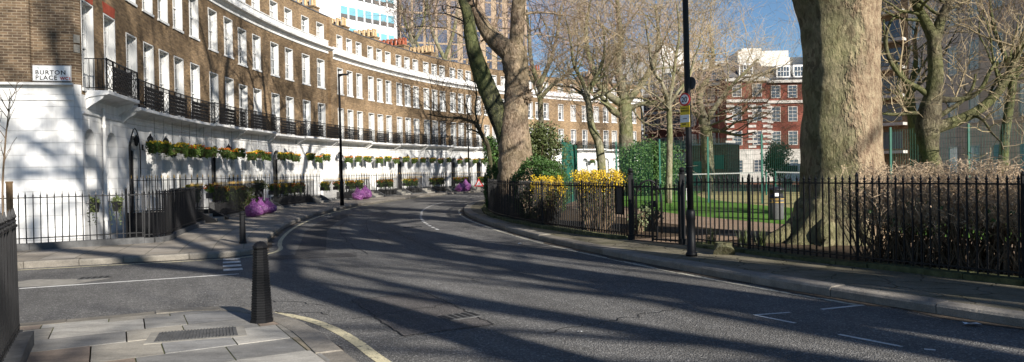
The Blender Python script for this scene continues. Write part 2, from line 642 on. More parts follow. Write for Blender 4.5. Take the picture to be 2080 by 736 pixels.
def cracked():
    T = NT('cracked mossy asphalt path', 0.9, 0.2)
    p = T.pos()
    w = T.n('ShaderNodeVectorMath', operation='ADD')
    nx = T.n('ShaderNodeTexNoise')
    T.l(p, nx.inputs['Vector'])
    nx.inputs['Scale'].default_value = 2.2
    nx.inputs['Detail'].default_value = 5
    T.l(p, w.inputs[0])
    sm = T.n('ShaderNodeVectorMath', operation='SCALE')
    T.l(nx.outputs['Color'], sm.inputs[0])
    sm.inputs['Scale'].default_value = 0.5
    T.l(sm.outputs[0], w.inputs[1])
    cr = T.ramp(T.vor(w.outputs[0], 1.5, 'DISTANCE_TO_EDGE'), [(0.0, 0.0), (0.022, 1.0)])
    base = T.ramp(T.noise(p, 1.4, 6, 0.7), [(0.3, (0.10, 0.095, 0.055)), (0.5, (0.17, 0.15, 0.105)), (0.7, (0.22, 0.195, 0.15))])
    c = T.mix(0.7, base, T.ramp(T.noise(p, 45, 4, 0.7), [(0.3, 0.6), (0.7, 1.3)]), 'MULTIPLY')
    c = T.mix(cr, (0.035, 0.035, 0.018), c)
    T.color(c)
    T.bump(T.math('ADD', cr, T.math('MULTIPLY', T.noise(p, 25, 5), 0.7)), 0.8, 0.015)
    return T.m


M['path_cracked'] = cracked()


def kerbmat():
    T = NT('granite kerb', 0.8, 0.3)
    p = T.pos()
    info = T.n('ShaderNodeNewGeometry').outputs['Random Per Island']
    c = T.ramp(info, [(0.0, (0.21, 0.19, 0.155)), (0.5, (0.28, 0.255, 0.22)), (1.0, (0.18, 0.16, 0.13))])
    c = T.mix(0.85, c, T.ramp(T.noise(p, 4, 6, 0.75), [(0.3, 0.55), (0.7, 1.2)]), 'MULTIPLY')
    c = T.mix(0.6, c, T.ramp(T.noise(p, 80, 3, 0.7), [(0.3, 0.6), (0.7, 1.35)]), 'MULTIPLY')
    T.color(c)
    T.bump(T.noise(p, 18, 6, 0.7), 0.7, 0.02)
    return T.m


M['kerb'] = kerbmat()


def slabmat():
    T = NT('old york stone slabs', 0.85, 0.25)
    p = T.pos()
    info = T.n('ShaderNodeNewGeometry').outputs['Random Per Island']
    c = T.ramp(info, [(0.0, (0.31, 0.285, 0.24)), (0.2, (0.25, 0.24, 0.22)), (0.4, (0.32, 0.27, 0.19)), (0.55, (0.24, 0.235, 0.225)), (0.7, (0.28, 0.22, 0.17)), (0.85, (0.38, 0.36, 0.32))], 'CONSTANT')
    c = T.mix(0.9, c, T.ramp(T.noise(T.scale(p, (1, 2.5, 1)), 2.0, 6, 0.7), [(0.3, 0.6), (0.7, 1.25)]), 'MULTIPLY')
    c = T.mix(0.6, c, T.ramp(T.noise(p, 70, 3, 0.7), [(0.3, 0.7), (0.7, 1.25)]), 'MULTIPLY')
    T.color(c)
    T.bump(T.noise(p, 16, 6, 0.7), 0.5, 0.015)
    return T.m


M['slabs'] = slabmat()


def grassmat(name, a, b, c3):
    T = NT(name, 0.95, 0.1)
    p = T.pos()
    f = T.noise(p, 1.2, 7, 0.75)
    c = T.ramp(f, [(0.3, a), (0.5, b), (0.7, c3)])
    c = T.mix(0.7, c, T.ramp(T.noise(p, 40, 3, 0.7), [(0.3, 0.5), (0.7, 1.4)]), 'MULTIPLY')
    T.color(c)
    T.bump(T.noise(p, 60, 3, 0.8), 0.8, 0.03)
    return T.m


M['lawn'] = grassmat('mown lawn', (0.075, 0.15, 0.025), (0.10, 0.21, 0.035), (0.12, 0.22, 0.045))
M['dry_grass'] = grassmat('dry sandy grass', (0.27, 0.24, 0.10), (0.34, 0.30, 0.14), (0.30, 0.22, 0.11))
M['gravel'] = grassmat('brown gravel path', (0.23, 0.16, 0.105), (0.28, 0.20, 0.14), (0.32, 0.235, 0.17))
M['court'] = grassmat('reddish court surface', (0.20, 0.085, 0.05), (0.22, 0.10, 0.06), (0.17, 0.08, 0.05))
M['ground'] = grassmat('bare ground', (0.10, 0.085, 0.06), (0.12, 0.10, 0.07), (0.13, 0.115, 0.08))


def bagmat():
    T = NT('purple plastic sack', 0.3, 0.5)
    p = T.pos()
    f = T.noise(p, 5, 4, 0.6, 2.5)
    T.color(T.ramp(f, [(0.35, (0.12, 0.03, 0.13)), (0.58, (0.25, 0.075, 0.25)), (0.72, (0.42, 0.23, 0.41))]))
    T.bump(T.noise(p, 11, 3, 0.6, 2.0), 0.8, 0.05)
    return T.m


M['bag'] = bagmat()

# ------------------------------------------------------------------ ground, roads, pavements
A0, A1 = -13.45, 58.8              # the crescent's two ends, degrees


def ring(mb, r0, r1, t0, t1, z, step=1.5, zb=None):
    """a flat sheet between two radii (numbers or functions of the angle); zb closes its sides down to zb"""
    n = max(1, int(math.ceil((t1 - t0) / step)))
    f0 = r0 if callable(r0) else (lambda t: r0)
    f1 = r1 if callable(r1) else (lambda t: r1)
    for i in range(n):
        a, b = lerp(t0, t1, i / n), lerp(t0, t1, (i + 1) / n)
        P = [pol(a, f0(a), z), pol(a, f1(a), z), pol(b, f1(b), z), pol(b, f0(b), z)]
        mb.quad(*P)
        if zb is not None:
            Q = [Vector((p.x, p.y, zb)) for p in P]
            mb.quad(P[1], Q[1], Q[2], P[2])
            mb.quad(P[3], Q[3], Q[0], P[0])
            if i == 0:
                mb.quad(P[0], Q[0], Q[1], P[1])
            if i == n - 1:
                mb.quad(P[2], Q[2], Q[3], P[3])


RT = 57.95                         # front edge of the sunken areas
g = MB()
ths = [-180 + 5 * i for i in range(32)] + [-20.3, -17.3, A0] + [A0 + (A1 - A0) * i / 16 for i in range(1, 17)] + [60 + 5 * i for i in range(25)]
ths = sorted(set(round(t, 4) for t in ths))
rs = [0, 20, 40, RT, RW + .02, 66, 120, 400, 1500, 3500]
for a, b in zip(ths, ths[1:]):
    for r0, r1 in zip(rs, rs[1:]):
        m = (a + b) / 2
        if r0 == RT and A0 <= m <= A1:
            continue
        if r0 >= RT and r1 <= 66 and -17.3 < m < A0:
            continue
        if r0 == 0:
            g.add([pol(a, 0, -.03), pol(a, r1, -.03), pol(b, r1, -.03)], [(0, 1, 2)])
        else:
            g.quad(pol(a, r0, -.03), pol(a, r1, -.03), pol(b, r1, -.03), pol(b, r0, -.03))
structure('ground', g, M['ground'])

ar = MB()
ring(ar, RT, RW + .3, A0, A1, -2.3)
ring(ar, RT, 66, -17.3, A0, -2.3)
structure('basement_area_floor', ar, M['slate_grey'])
aw = MB()
n = 60
for i in range(n):
    a, b = lerp(-17.3, A1, i / n), lerp(-17.3, A1, (i + 1) / n)
    aw.quad(pol(a, RT, -2.3), pol(a, RT, .1), pol(b, RT, .1), pol(b, RT, -2.3))
aw.quad(pol(-17.3, RT, -2.3), pol(-17.3, RT, .1), pol(-17.3, 66, .1), pol(-17.3, 66, -2.3))
structure('basement_area_wall', aw, M['stucco_plain'])

KR = [(-60, 49.6), (-33, 49.55), (-29, 49.4), (-25, 49.15), (-18.5, 48.82), (-14, 48.65), (-4, 48.7), (80, 48.7)]
RR = [(-60, 47.4), (-33, 47.35), (-25, 47.3), (-22.8, 47.65), (-18, 47.95), (-11, 48.0), (-6, 47.8), (0, 47.6), (80, 47.6)]
KL = [(-17.5, 55.1), (-10, 54.85), (0, 54.7), (14, 55.2), (26, 56.3), (40, 56.6), (60, 56.6)]
kR, rR, kL = (lambda t: interp(KR, t)), (lambda t: interp(RR, t)), (lambda t: interp(KL, t))

road = MB()
ring(road, lambda t: kR(t) - .1, lambda t: kL(t) + .3, -75, 75, 0.0)
ring(road, lambda t: kL(t) + .3, 56.4, -75, -27.9, 0.0)
ring(road, lambda t: kL(t) + .3, 110, -27.9, -20.0, 0.0)
structure('road', road, M['asphalt'])

# corner outlines for the two pavements beside the side street
def corner_path(rad_c, th_c, r_in, th_edge, rc, side, n=8):
    """kerb line: radial edge at th_edge meeting the ring r_in with a rounded corner"""
    out = []
    return out


def bez(a, b, c, n=10):
    return [a * (1 - t) ** 2 + b * 2 * t * (1 - t) + c * t * t for t in [i / n for i in range(n + 1)]]


# far pavement (in front of the houses)
farcorner = bez(pol(-20.5, 56.3), pol(-20.6, 54.95), pol(-18.3, 55.1), 12)
farkerb = [pol(-20.5, r) for r in (100, 80, 66, 60, 58, 57)] + farcorner + [pol(t, kL(t)) for t in [-17 + 1.0 * i for i in range(0, 77)]]
nearcorner = bez(pol(-27.25, 56.9), pol(-27.1, 55.45), pol(-30.2, 55.62), 12)
nearkerb = [pol(-27.25, r) for r in (100, 80, 66, 60, 58)] + nearcorner + [pol(-31 - i, 55.65) for i in range(0, 30)]


def kerb(name, path, width, side, zt=0.125, stone=0.95, seed=1, lab=None):
    """individual stones along a path; side +1: the stones lie to the left of the path"""
    rng = random.Random(seed)
    path = [Vector((p.x, p.y, 0)) for p in path]
    cum = [0]
    for a, b in zip(path, path[1:]):
        cum.append(cum[-1] + (b - a).length)

    def pt(s):
        s = max(0, min(cum[-1] - 1e-4, s))
        for i in range(len(cum) - 1):
            if s <= cum[i + 1]:
                t = (s - cum[i]) / max(1e-6, cum[i + 1] - cum[i])
                p = path[i].lerp(path[i + 1], t)
                d = (path[i + 1] - path[i]).normalized()
                return p, Vector((-d.y, d.x, 0)) * side
        return path[-1], Vector((0, 0, 0))
    mb = MB()
    s = 0
    while s < cum[-1] - .1:
        L = stone * rng.uniform(0.8, 1.25)
        k = max(1, int(L / 0.3))
        dz = rng.uniform(-.008, .008)
        off = rng.uniform(-.006, .006)
        o = len(mb.v)
        for i in range(k + 1):
            p, nn = pt(s + .006 + (L - .012) * i / k)
            prof = [(0.02 + off, -.05), (0.006 + off, zt - .03 + dz), (0.028 + off, zt - .004 + dz), (0.05 + off, zt + dz), (width, zt + dz + .002), (width, -.05)]
            wv = noise.noise((p.x * 2.1, p.y * 2.1, 3)) * .012
            for (w, z) in prof:
                mb.v.append(tuple(p + nn * (w + wv * (1 if w < .1 else 0)) + Vector((0, 0, z))))
        m = 6
        for i in range(k):
            for j in range(m - 1):
                a = o + i * m + j
                mb.f.append((a, a + 1, a + 1 + m, a + m))
        mb.f.append(tuple(o + j for j in range(m)))
        mb.f.append(tuple(o + k * m + m - 1 - j for j in range(m)))
        s += L
    return structure(name, mb, M['kerb'])


kerb('kerb', farkerb, .24, 1, seed=3)
kerb('kerb', nearkerb, .26, -1, seed=4)
rkerb = [pol(t, kR(t)) for t in [-62 + i for i in range(0, 140)]]
kerb('kerb', rkerb, .30, -1, seed=5, stone=1.1)


def inset(path, w, side):
    out = []
    for i, p in enumerate(path):
        d = (path[min(i + 1, len(path) - 1)] - path[max(i - 1, 0)]).normalized()
        out.append(p + Vector((-d.y, d.x, 0)) * side * w)
    return out


def sheet_between(mb, A, B, z):
    for a, b, c, d in zip(A, A[1:], B[1:], B):
        mb.quad(Vector((a.x, a.y, z)), Vector((b.x, b.y, z)), Vector((c.x, c.y, z)), Vector((d.x, d.y, z)))


pv = MB()
fk = inset(farkerb, .2, 1)
back = []
for p in fk:
    th = math.degrees(math.atan2(p.y - CY, CX - p.x))
    r = math.hypot(p.x - CX, p.y - CY)
    if r > 58.1:
        back.append(pol(-17.45, r))
    else:
        back.append(pol(max(th, -17.45) if th < -17.45 else th, RT))
sheet_between(pv, fk, back, .122)
structure('pavement', pv, M['paving'])

# near pavement: separate old slabs round the corner (one surface)
pn = MB()
nk = inset(nearkerb, .22, -1)
cen_near = pol(-45, 75)
back = []
for p in nk:
    th = math.degrees(math.atan2(p.y - CY, CX - p.x))
    r = math.hypot(p.x - CX, p.y - CY)
    back.append(pol(min(th, -29), 60) if r < 58 else pol(-33, r))
sheet_between(pn, nk, back, .116)
structure('pavement_bedding', pn, M['moss'])
rng = random.Random(11)
sl = MB()


def in_poly(p, poly):
    c = False
    j = len(poly) - 1
    for i in range(len(poly)):
        a, b = poly[i], poly[j]
        if (a.y > p.y) != (b.y > p.y) and p.x < (b.x - a.x) * (p.y - a.y) / (b.y - a.y) + a.x:
            c = not c
        j = i
    return c


npoly = [p for p in nk if math.hypot(p.x - CX, p.y - CY) < 63 and p.y > 0] + [pol(-45, 60), pol(-40, 63)]
# rows of slabs that follow the side street, clipped at the kerb
th_row = -27.25
GR0, GR1 = (56.34, -29.55), (57.05, -28.75)
row = 0
while th_row > -42:
    dth = (0.48, 0.62, 0.55, 0.72, 0.6)[row % 5]
    r = 55.2 + rng.uniform(0, .4)
    while r < 62:
        w = rng.uniform(.38, .85)
        a0, a1 = th_row - dth + .005, th_row - .005
        u0, u1 = r + .006, r + w - .006
        P = [pol(a1, u0), pol(a1, u1), pol(a0, u1), pol(a0, u0)]
        # clip simply: sample a fine grid in the slab and keep cells whose centre lies inside the outline
        inside = [in_poly(q, npoly) for q in P]
        if all(inside):
            dz = rng.uniform(-.002, .003)
            T_ = [Vector((q.x, q.y, .122 + dz)) for q in P]
            B_ = [Vector((q.x, q.y, .10)) for q in P]
            sl.hexa(B_ + T_)
        elif any(inside) or in_poly(sum(P, Vector()) / 4, npoly):
            k = 12
            o = len(sl.v)
            idx = {}
            for i in range(k):
                for j in range(k):
                    uu0, uu1 = lerp(u0, u1, i / k), lerp(u0, u1, (i + 1) / k)
                    aa0, aa1 = lerp(a0, a1, j / k), lerp(a0, a1, (j + 1) / k)
                    if in_poly(pol((aa0 + aa1) / 2, (uu0 + uu1) / 2), npoly):
                        q = []
                        for (ii, jj) in ((i, j), (i + 1, j), (i + 1, j + 1), (i, j + 1)):
                            if (ii, jj) not in idx:
                                idx[(ii, jj)] = len(sl.v)
                                pp = pol(lerp(a0, a1, jj / k), lerp(u0, u1, ii / k), .122)
                                sl.v.append(tuple(pp))
                            q.append(idx[(ii, jj)])
                        sl.f.append(tuple(q))
        r += w
    th_row -= dth
    row += 1
structure('pavement', sl, M['slabs'])

# garden side pavement
pr = MB()
ring(pr, lambda t: rR(t) - .15, lambda t: kR(t) - .25, -62, 78, .12)
structure('pavement', pr, M['path_cracked'])
# mossy edging stones under the garden railing
def edging(t0, t1, seed):
    mb = MB()
    t = t0
    rg = random.Random(seed)
    while t < t1:
        L = rg.uniform(.5, .9) / 47.6 * 57.3
        e = min(t + L - .015, t1)
        w0, h = .17 + rg.uniform(-.02, .04), .19 + rg.uniform(-.02, .02)
        P = [pol(t, rR(t) - .12, .05), pol(t, rR(t) + w0, .05), pol(e, rR(e) + w0, .05), pol(e, rR(e) - .12, .05)]
        mb.hexa(P + [Vector((p.x, p.y, h)) for p in P])
        t += L
    return structure('edging_kerb', mb, M['moss'])


edging(-24.9 - 30, -24.95, 2)
edging(-22.6, 70, 3)

# garden inside: soil, path, lawns
rgd = MB()
ring(rgd, 44.0, lambda t: rR(t) - .1, -62, 78, .10)
structure('flower_bed_soil', rgd, M['soil'])
pth = MB()
ring(pth, 41.6, 44.3, -62, 78, .115)
ring(pth, 44.0, lambda t: rR(t) + .05, -24.45, -22.85, .128)
structure('garden_path', pth, M['gravel'])
lw = MB()
ring(lw, 24.0, 41.65, -60, 75, .11, 2)
structure('lawn', lw, M['dry_grass'])
lw = MB()
ring(lw, 36.6, 41.9, -62, 25, .119, 2)
lawn_obj = structure('lawn', lw, M['lawn'])
ct = MB()
ring(ct, 0.5, 24.0, -180, 180, .105, 3)
structure('lawn', ct, M['dry_grass'])
ct = MB()
ct.quad(Vector((10, 58, .135)), Vector((46, 50, .135)), Vector((46, 72, .135)), Vector((12, 72, .135)))
structure('court', ct, M['court'])

# ---- road markings, patches and seams
def strip_path(mb, pts, w, z=.004):
    pts = [Vector((p.x, p.y, 0)) for p in pts]
    o = len(mb.v)
    for i, p in enumerate(pts):
        d = (pts[min(i + 1, len(pts) - 1)] - pts[max(i - 1, 0)]).normalized()
        nn = Vector((-d.y, d.x, 0)) * w / 2
        mb.v.append((p.x + nn.x, p.y + nn.y, z))
        mb.v.append((p.x - nn.x, p.y - nn.y, z))
    for i in range(len(pts) - 1):
        mb.f.append((o + 2 * i, o + 2 * i + 1, o + 2 * i + 3, o + 2 * i + 2))


ym = MB()
strip_path(ym, inset(farkerb, -.28, 1)[2:70], .10)
strip_path(ym, inset(nearkerb, -.30, -1)[2:40], .12)
structure('road_marking_yellow', ym, M['paint_yellow'])
ym = MB()
strip_path(ym, [pol(-31.4 + .5 * i, kR(-31.4 + .5 * i) + .20) for i in range(0, 60)], .09)
structure('road_marking_edge', ym, M['paint_faint'])
wm = MB()
strip_path(wm, [pol(-23.4, r) for r in (58.9, 57.5, 56.5, 55.75)], .09)
for r in (55.82,):
    for i in range(5):
        th = -22.7 + i * .62
        strip_path(wm, [pol(th - .14, r + .0), pol(th + .17, r - .0)], .32)
for i in range(60):                      # dashed line round the bend
    th = -15.2 + i * 0.9
    rr = 50.45 if th < -7 else interp([(-7, 50.4), (17.6, 51.2), (40, 52)], th)
    strip_path(wm, [pol(th, rr), pol(th + .5, rr)], .09)
structure('road_marking_white', wm, M['paint_white'])
wm = MB()
P = lambda x, y: Vector((x, y, 0))
strip_path(wm, [P(3.18, 7.13), P(3.52, 6.60)], .055)
strip_path(wm, [P(2.68, 8.14), P(3.14, 8.26)], .05)
strip_path(wm, [P(2.70, 8.12), P(2.97, 7.68)], .05)
strip_path(wm, [P(3.55, 8.40), P(4.14, 8.62)], .06)
strip_path(wm, [P(3.66, 6.50), P(3.74, 6.46)], .05)
structure('road_marking_white', wm, M['paint_white'])

pm = MB()
pts = [P(-2.14, 9.58), P(-1.22, 10.08), P(-.22, 7.88), P(-1.13, 7.38)]
pm.quad(*[Vector((p.x, p.y, .003)) for p in pts])
structure('road_patch', pm, M['asphalt_patch'])
pm = MB()
tr = [pol(t, r) for t, r in ((-20.9, 54.3), (-18.3, 54.05), (-14, 53.9), (-9, 53.75), (-4, 53.6))]
strip_path(pm, tr, .62, .003)
strip_path(pm, [pol(-21.3, 53.4), pol(-21.0, 55.2)], .8, .0035)
structure('road_patch', pm, M['asphalt_dark'])
sm_ = MB()
rng = random.Random(5)


def crack(a, b, w=.022, n=14, jit=.03):
    a, b = Vector(a).to_3d(), Vector(b).to_3d()
    d = (b - a)
    nn = Vector((-d.y, d.x, 0)).normalized()
    pts = [a + d * (i / n) + nn * (rng.gauss(0, jit) if 0 < i < n else 0) for i in range(n + 1)]
    strip_path(sm_, pts, w, .0075)


for a, b in zip(pts := [(-2.14, 9.58), (-1.22, 10.08), (-.22, 7.88), (-1.13, 7.38)], pts[1:] + pts[:1]):
    crack(a, b, .014, 22, .012)
crack((-1.85, 8.3), (-.8, 9.2), .012, 18, .03)
crack((-2.4, 9.2), (-3.6, 9.9), .014, 14, .04)
crack((-2.2, 8.6), (-3.3, 9.0), .014, 14, .04)
crack((-.8, 8.2), (-.5, 8.45), .03, 6, .03)
crack((2.4, 10.5), (-.2, 11.2), .014, 20, .04)
crack((1.9, 8.6), (.3, 7.4), .014, 20, .04)
for t0, t1, r in ((-21.5, -8, 53.2), (-20, 2, 52.4), (-22, -14, 51.7)):
    q = [pol(lerp(t0, t1, i / 24), r + rng.gauss(0, .02)) for i in range(25)]
    strip_path(sm_, q, .018, .0075)
for i in range(9):
    t = rng.uniform(-30, 10)
    r = rng.uniform(50, 54.5)
    a = pol(t, r)
    crack((a.x, a.y), (a.x + rng.uniform(-1.4, 1.4), a.y + rng.uniform(-1, 1)), .012, 14, .05)
structure('road_crack', sm_, M['tar'])
# mended seam in the side street
pm = MB()
pm.quad(Vector((-8.4, 11.2, .003)), Vector((-7.0, 11.35, .003)), Vector((-6.7, 12.1, .003)), Vector((-8.0, 12.1, .003)))
structure('road_patch', pm, M['concrete'])

# dirt that gathers along the gutters
T = NT('gutter dirt', 0.95, 0.1)
p_ = T.pos()
T.color(T.ramp(T.noise(p_, 11, 6, 0.8), [(0.35, (0.05, 0.042, 0.034)), (0.52, (0.10, 0.085, 0.07)), (0.68, (0.17, 0.12, 0.075))]))
T.bump(T.noise(p_, 40, 4, 0.8), 0.9, 0.015)
M['gutter'] = T.m


def ragged(mb, path, w0, w1, side, seed, z=.0055):
    rg = random.Random(seed)
    pts = []
    for a, b in zip(path, path[1:]):
        n_ = max(1, int((b - a).length / .12))
        for i in range(n_):
            pts.append(a.lerp(b, i / n_))
    o = len(mb.v)
    for i, p in enumerate(pts):
        d = (pts[min(i + 1, len(pts) - 1)] - pts[max(i - 1, 0)]).normalized()
        nn = Vector((-d.y, d.x, 0)) * side
        w = lerp(w0, w1, max(0, min(1, .5 + 1.1 * noise.noise((p.x * 1.3, p.y * 1.3, seed)) + rg.uniform(-.15, .15))))
        for q in (-.03, w):
            mb.v.append((p.x - nn.x * q, p.y - nn.y * q, z))
    for i in range(len(pts) - 1):
        mb.f.append((o + 2 * i, o + 2 * i + 1, o + 2 * i + 3, o + 2 * i + 2))


gd_ = MB()
ragged(gd_, rkerb[20:90], .01, .20, -1, 1)
ragged(gd_, farkerb[4:70], .01, .15, 1, 2)
ragged(gd_, nearkerb[3:30], .01, .14, -1, 3)
structure('road_gutter_dirt', gd_, M['gutter'])
for (x, y, w, h, a, lab) in ((-7.0, 12.15, .45, .30, .3, 'small iron drain cover in the side street'), (-.62, 8.35, .42, .30, .55, 'worn iron cover in the square road patch'), (-3.1, 22.5, .6, .45, .2, 'iron manhole cover in the carriageway before the bend')):
    o = thing('drain_cover', (x, y, .004), lab, 'manhole cover', None, a)
    B = o.matrix_basis
    m = MB()
    m.box((0, 0, .004), (w, h, .008), B)
    m.build('cover_frame', M['slate_grey'], o)
    m = MB()
    for i in range(5):
        m.box((-w / 2 + w * (i + .5) / 5, 0, .009), (w / 9, h * .8, .006), B)
    m.build('cover_bars', M['tar'], o)

# iron grate let into the near pavement with its stone surround
gt = thing('pavement_grate', (-3.1, 7.05, .122), 'dark ribbed iron grate set in the near corner pavement', 'grate')
c0, c1, c2, c3 = Vector((-3.36, 6.76, 0)), Vector((-2.66, 6.99, 0)), Vector((-2.83, 7.38, 0)), Vector((-3.50, 7.16, 0))
sur = MB()
mid = (c0 + c1 + c2 + c3) / 4
out_ = [mid + (c - mid) * 1.22 for c in (c0, c1, c2, c3)]
sur.hexa([Vector((p.x, p.y, .115)) for p in out_] + [Vector((p.x, p.y, .1275)) for p in out_])
sur.build('stone_surround', M['concrete'], gt)
pl = MB()
pl.hexa([Vector((p.x, p.y, .12)) for p in (c0, c1, c2, c3)] + [Vector((p.x, p.y, .130)) for p in (c0, c1, c2, c3)])
for i in range(1, 24):
    t = i / 24
    a, b = c0.lerp(c1, t), c3.lerp(c2, t)
    pl.bar((a.x, a.y, .133), (b.x, b.y, .133), .012, .008)
pl.build('iron_plate', M['slate_grey'], gt)

# ------------------------------------------------------------------ the crescent of houses
KZ = lambda th: 1.0 if th < 13.755 else 0.957 - 0.022 * max(0, min(1, (th - 14) / 14))


def zz(th, z):
    return z if z <= 4.05 else 4.05 + (z - 4.05) * KZ(th)


def cp(th, d, z):
    """a point on a house front: angle, metres proud of the front, height"""
    return pol(th, RW - d, zz(th, z))


def arcbox(mb, t0, t1, d0, d1, z0, z1, step=1.1):
    n = max(1, int(math.ceil((t1 - t0) / step)))
    for i in range(n):
        a, b = lerp(t0, t1, i / n), lerp(t0, t1, (i + 1) / n)
        mb.quad(cp(a, d1, z0), cp(b, d1, z0), cp(b, d1, z1), cp(a, d1, z1))
        mb.quad(cp(a, d0, z1), cp(a, d1, z1), cp(b, d1, z1), cp(b, d0, z1))
        mb.quad(cp(a, d1, z0), cp(a, d0, z0), cp(b, d0, z0), cp(b, d1, z0))
    mb.quad(cp(t0, d0, z0), cp(t0, d1, z0), cp(t0, d1, z1), cp(t0, d0, z1))
    mb.quad(cp(t1, d1, z0), cp(t1, d0, z0), cp(t1, d0, z1), cp(t1, d1, z1))


def profile(mb, t0, t1, prof, step=1.1):
    """a moulding: prof = list of (d, z) from bottom to top"""
    n = max(1, int(math.ceil((t1 - t0) / step)))
    for i in range(n):
        a, b = lerp(t0, t1, i / n), lerp(t0, t1, (i + 1) / n)
        for (d0, z0), (d1, z1) in zip(prof, prof[1:]):
            mb.quad(cp(a, d0, z0), cp(b, d0, z0), cp(b, d1, z1), cp(a, d1, z1))
    mb.add([cp(t0, d, z) for d, z in prof], [tuple(range(len(prof)))])
    mb.add([cp(t1, d, z) for d, z in prof], [tuple(reversed(range(len(prof))))])


def wall_open(mb, t0, t1, z0, z1, rects, d=0.0, step=1.1):
    """a wall face with rectangular holes (a, b, za, zb)"""
    T_ = {t0, t1}
    Z_ = {z0, z1}
    for a, b, p, q in rects:
        T_ |= {a, b}
        Z_ |= {p, q}
    k = int((t1 - t0) / step)
    T_ |= {lerp(t0, t1, (i + 1) / (k + 1)) for i in range(k)}
    T_, Z_ = sorted(T_), sorted(Z_)
    for a, b in zip(T_, T_[1:]):
        if b - a < 1e-6:
            continue
        for p, q in zip(Z_, Z_[1:]):
            m, mz = (a + b) / 2, (p + q) / 2
            if any(r[0] < m < r[1] and r[2] < mz < r[3] for r in rects):
                continue
            mb.quad(cp(a, d, p), cp(b, d, p), cp(b, d, q), cp(a, d, q))


def deg(m):
    return m / RW * 57.2958


def arch_head(mb, tc, hw, zs, d=0.0, depth=.16, n=10, zb=None, reveal=None):
    """the spandrels round a round arch, and the reveal of the whole opening"""
    r = hw
    top = zs + r
    for sgn in (-1, 1):
        pts = [(sgn * r * math.cos(k / n * math.pi / 2), zs + r * math.sin(k / n * math.pi / 2)) for k in range(n + 1)]
        for (x0, y0), (x1, y1) in zip(pts, pts[1:]):
            q = [cp(tc + deg(sgn * r), d, y0), cp(tc + deg(x0), d, y0), cp(tc + deg(x1), d, y1), cp(tc + deg(sgn * r), d, y1)]
            mb.quad(*(q if sgn < 0 else q[::-1]))
    prof = [(-r, zb if zb is not None else zs)] + [(-r * math.cos(k / (2 * n) * math.pi), zs + r * math.sin(k / (2 * n) * math.pi)) for k in range(2 * n + 1)] + [(r, zb if zb is not None else zs)]
    tgt = reveal or mb
    for (x0, y0), (x1, y1) in zip(prof, prof[1:]):
        tgt.quad(cp(tc + deg(x0), d, y0), cp(tc + deg(x1), d, y1), cp(tc + deg(x1), d - depth, y1), cp(tc + deg(x0), d - depth, y0))
    # back panel
    for k in range(2 * n):
        x0, y0 = prof[k + 1]
        x1, y1 = prof[k + 2]
        mb.quad(cp(tc + deg(x0), d - depth, zb), cp(tc + deg(x1), d - depth, zb), cp(tc + deg(x1), d - depth, y1), cp(tc + deg(x0), d - depth, y0))


# sash window meshes, local: x across, y into the house (front plane y=0), z up from the sill
WCACHE = {}


def window_meshes(w, h, head=False, rev=.2):
    key = (round(w, 2), round(h, 2), rev)
    if key in WCACHE:
        return WCACHE[key]
    a, dep = w / 2, rev
    s = MB()                                   # plaster reveal, sill
    s.quad((-a, 0, 0), (-a, dep, 0), (-a, dep, h), (-a, 0, h))
    s.quad((a, dep, 0), (a, 0, 0), (a, 0, h), (a, dep, h))
    s.quad((-a, 0, h), (-a, dep, h), (a, dep, h), (a, 0, h))
    s.quad((-a, dep, 0), (-a, 0, 0), (a, 0, 0), (a, dep, 0))
    s.box((0, .03, -.045), (w + .14, .16, .09))
    for x in (-1, 1):                          # thin plaster edge round the opening
        s.box((x * (a - .0), -.006, h / 2), (.035, .018, h))
    s.box((0, -.006, h + .0), (w + .035, .018, .035))
    sa = MB()                                  # box frame and both sashes
    y = dep
    fw = .06
    for x in (-1, 1):
        sa.box((x * (a - fw / 2), y, h / 2), (fw, .07, h))
        sa.box((x * (a - fw * 1.4), y + .02, h / 2), (.045, .03, h - .02))
    sa.box((0, y, h - .04), (w - 2 * fw, .07, .08))
    sa.box((0, y, .045), (w - 2 * fw, .07, .09))
    sa.box((0, y + .01, h / 2), (w - 2 * fw, .06, .05))
    nb = 2
    for i in range(1, nb + 1):
        x = -a + fw + (w - 2 * fw) * i / (nb + 1)
        sa.box((x, y + .02, h / 2), (.022, .025, h - .16))
    nr = 4 if h < 2.4 else 6
    for j in range(1, nr):
        if j * 2 == nr:
            continue
        sa.box((0, y + .02, h * j / nr), (w - 2 * fw, .025, .022))
    pn_ = MB()
    pn_.box((0, y + .035, h / 2), (w - 2 * fw, .012, h - .1))
    bls = []
    for k, lo in enumerate((.38, .55, .74, 0)):
        bl = MB()
        if k < 3:
            bl.quad((-a + .07, y + .027, h * lo), (a - .07, y + .027, h * lo), (a - .07, y + .027, h - .08), (-a + .07, y + .027, h - .08))
        else:                                  # drawn-back curtains
            for sg in (-1, 1):
                bl.quad((sg * (a - .07), y + .027, .08), (sg * (a * .55), y + .027, .08), (sg * (a * .25), y + .027, h - .08), (sg * (a - .07), y + .027, h - .08))
        bls.append(bl.mesh('blind', M['blind']))
    bf = MB()
    bf.quad((-a + .07, y + .027, h * .08), (a - .07, y + .027, h * .08), (a - .07, y + .027, h - .08), (-a + .07, y + .027, h - .08))
    WCACHE[key] = (s.mesh('window', M['white']), sa.mesh('sash', M['white']), pn_.mesh('pane', M['glass']), bls, bf.mesh('blind', M['blind']))
    return WCACHE[key]


def front_matrix(th, d, z):
    p = cp(th, d, z)
    t = R(th)
    xdir = Vector((math.sin(t), math.cos(t), 0))     # along growing angle
    out = Vector((-math.cos(t), math.sin(t), 0))     # into the house
    Mx = Matrix(((xdir.x, out.x, 0, p.x), (xdir.y, out.y, 0, p.y), (0, 0, 1, p.z), (0, 0, 0, 1)))
    return Mx


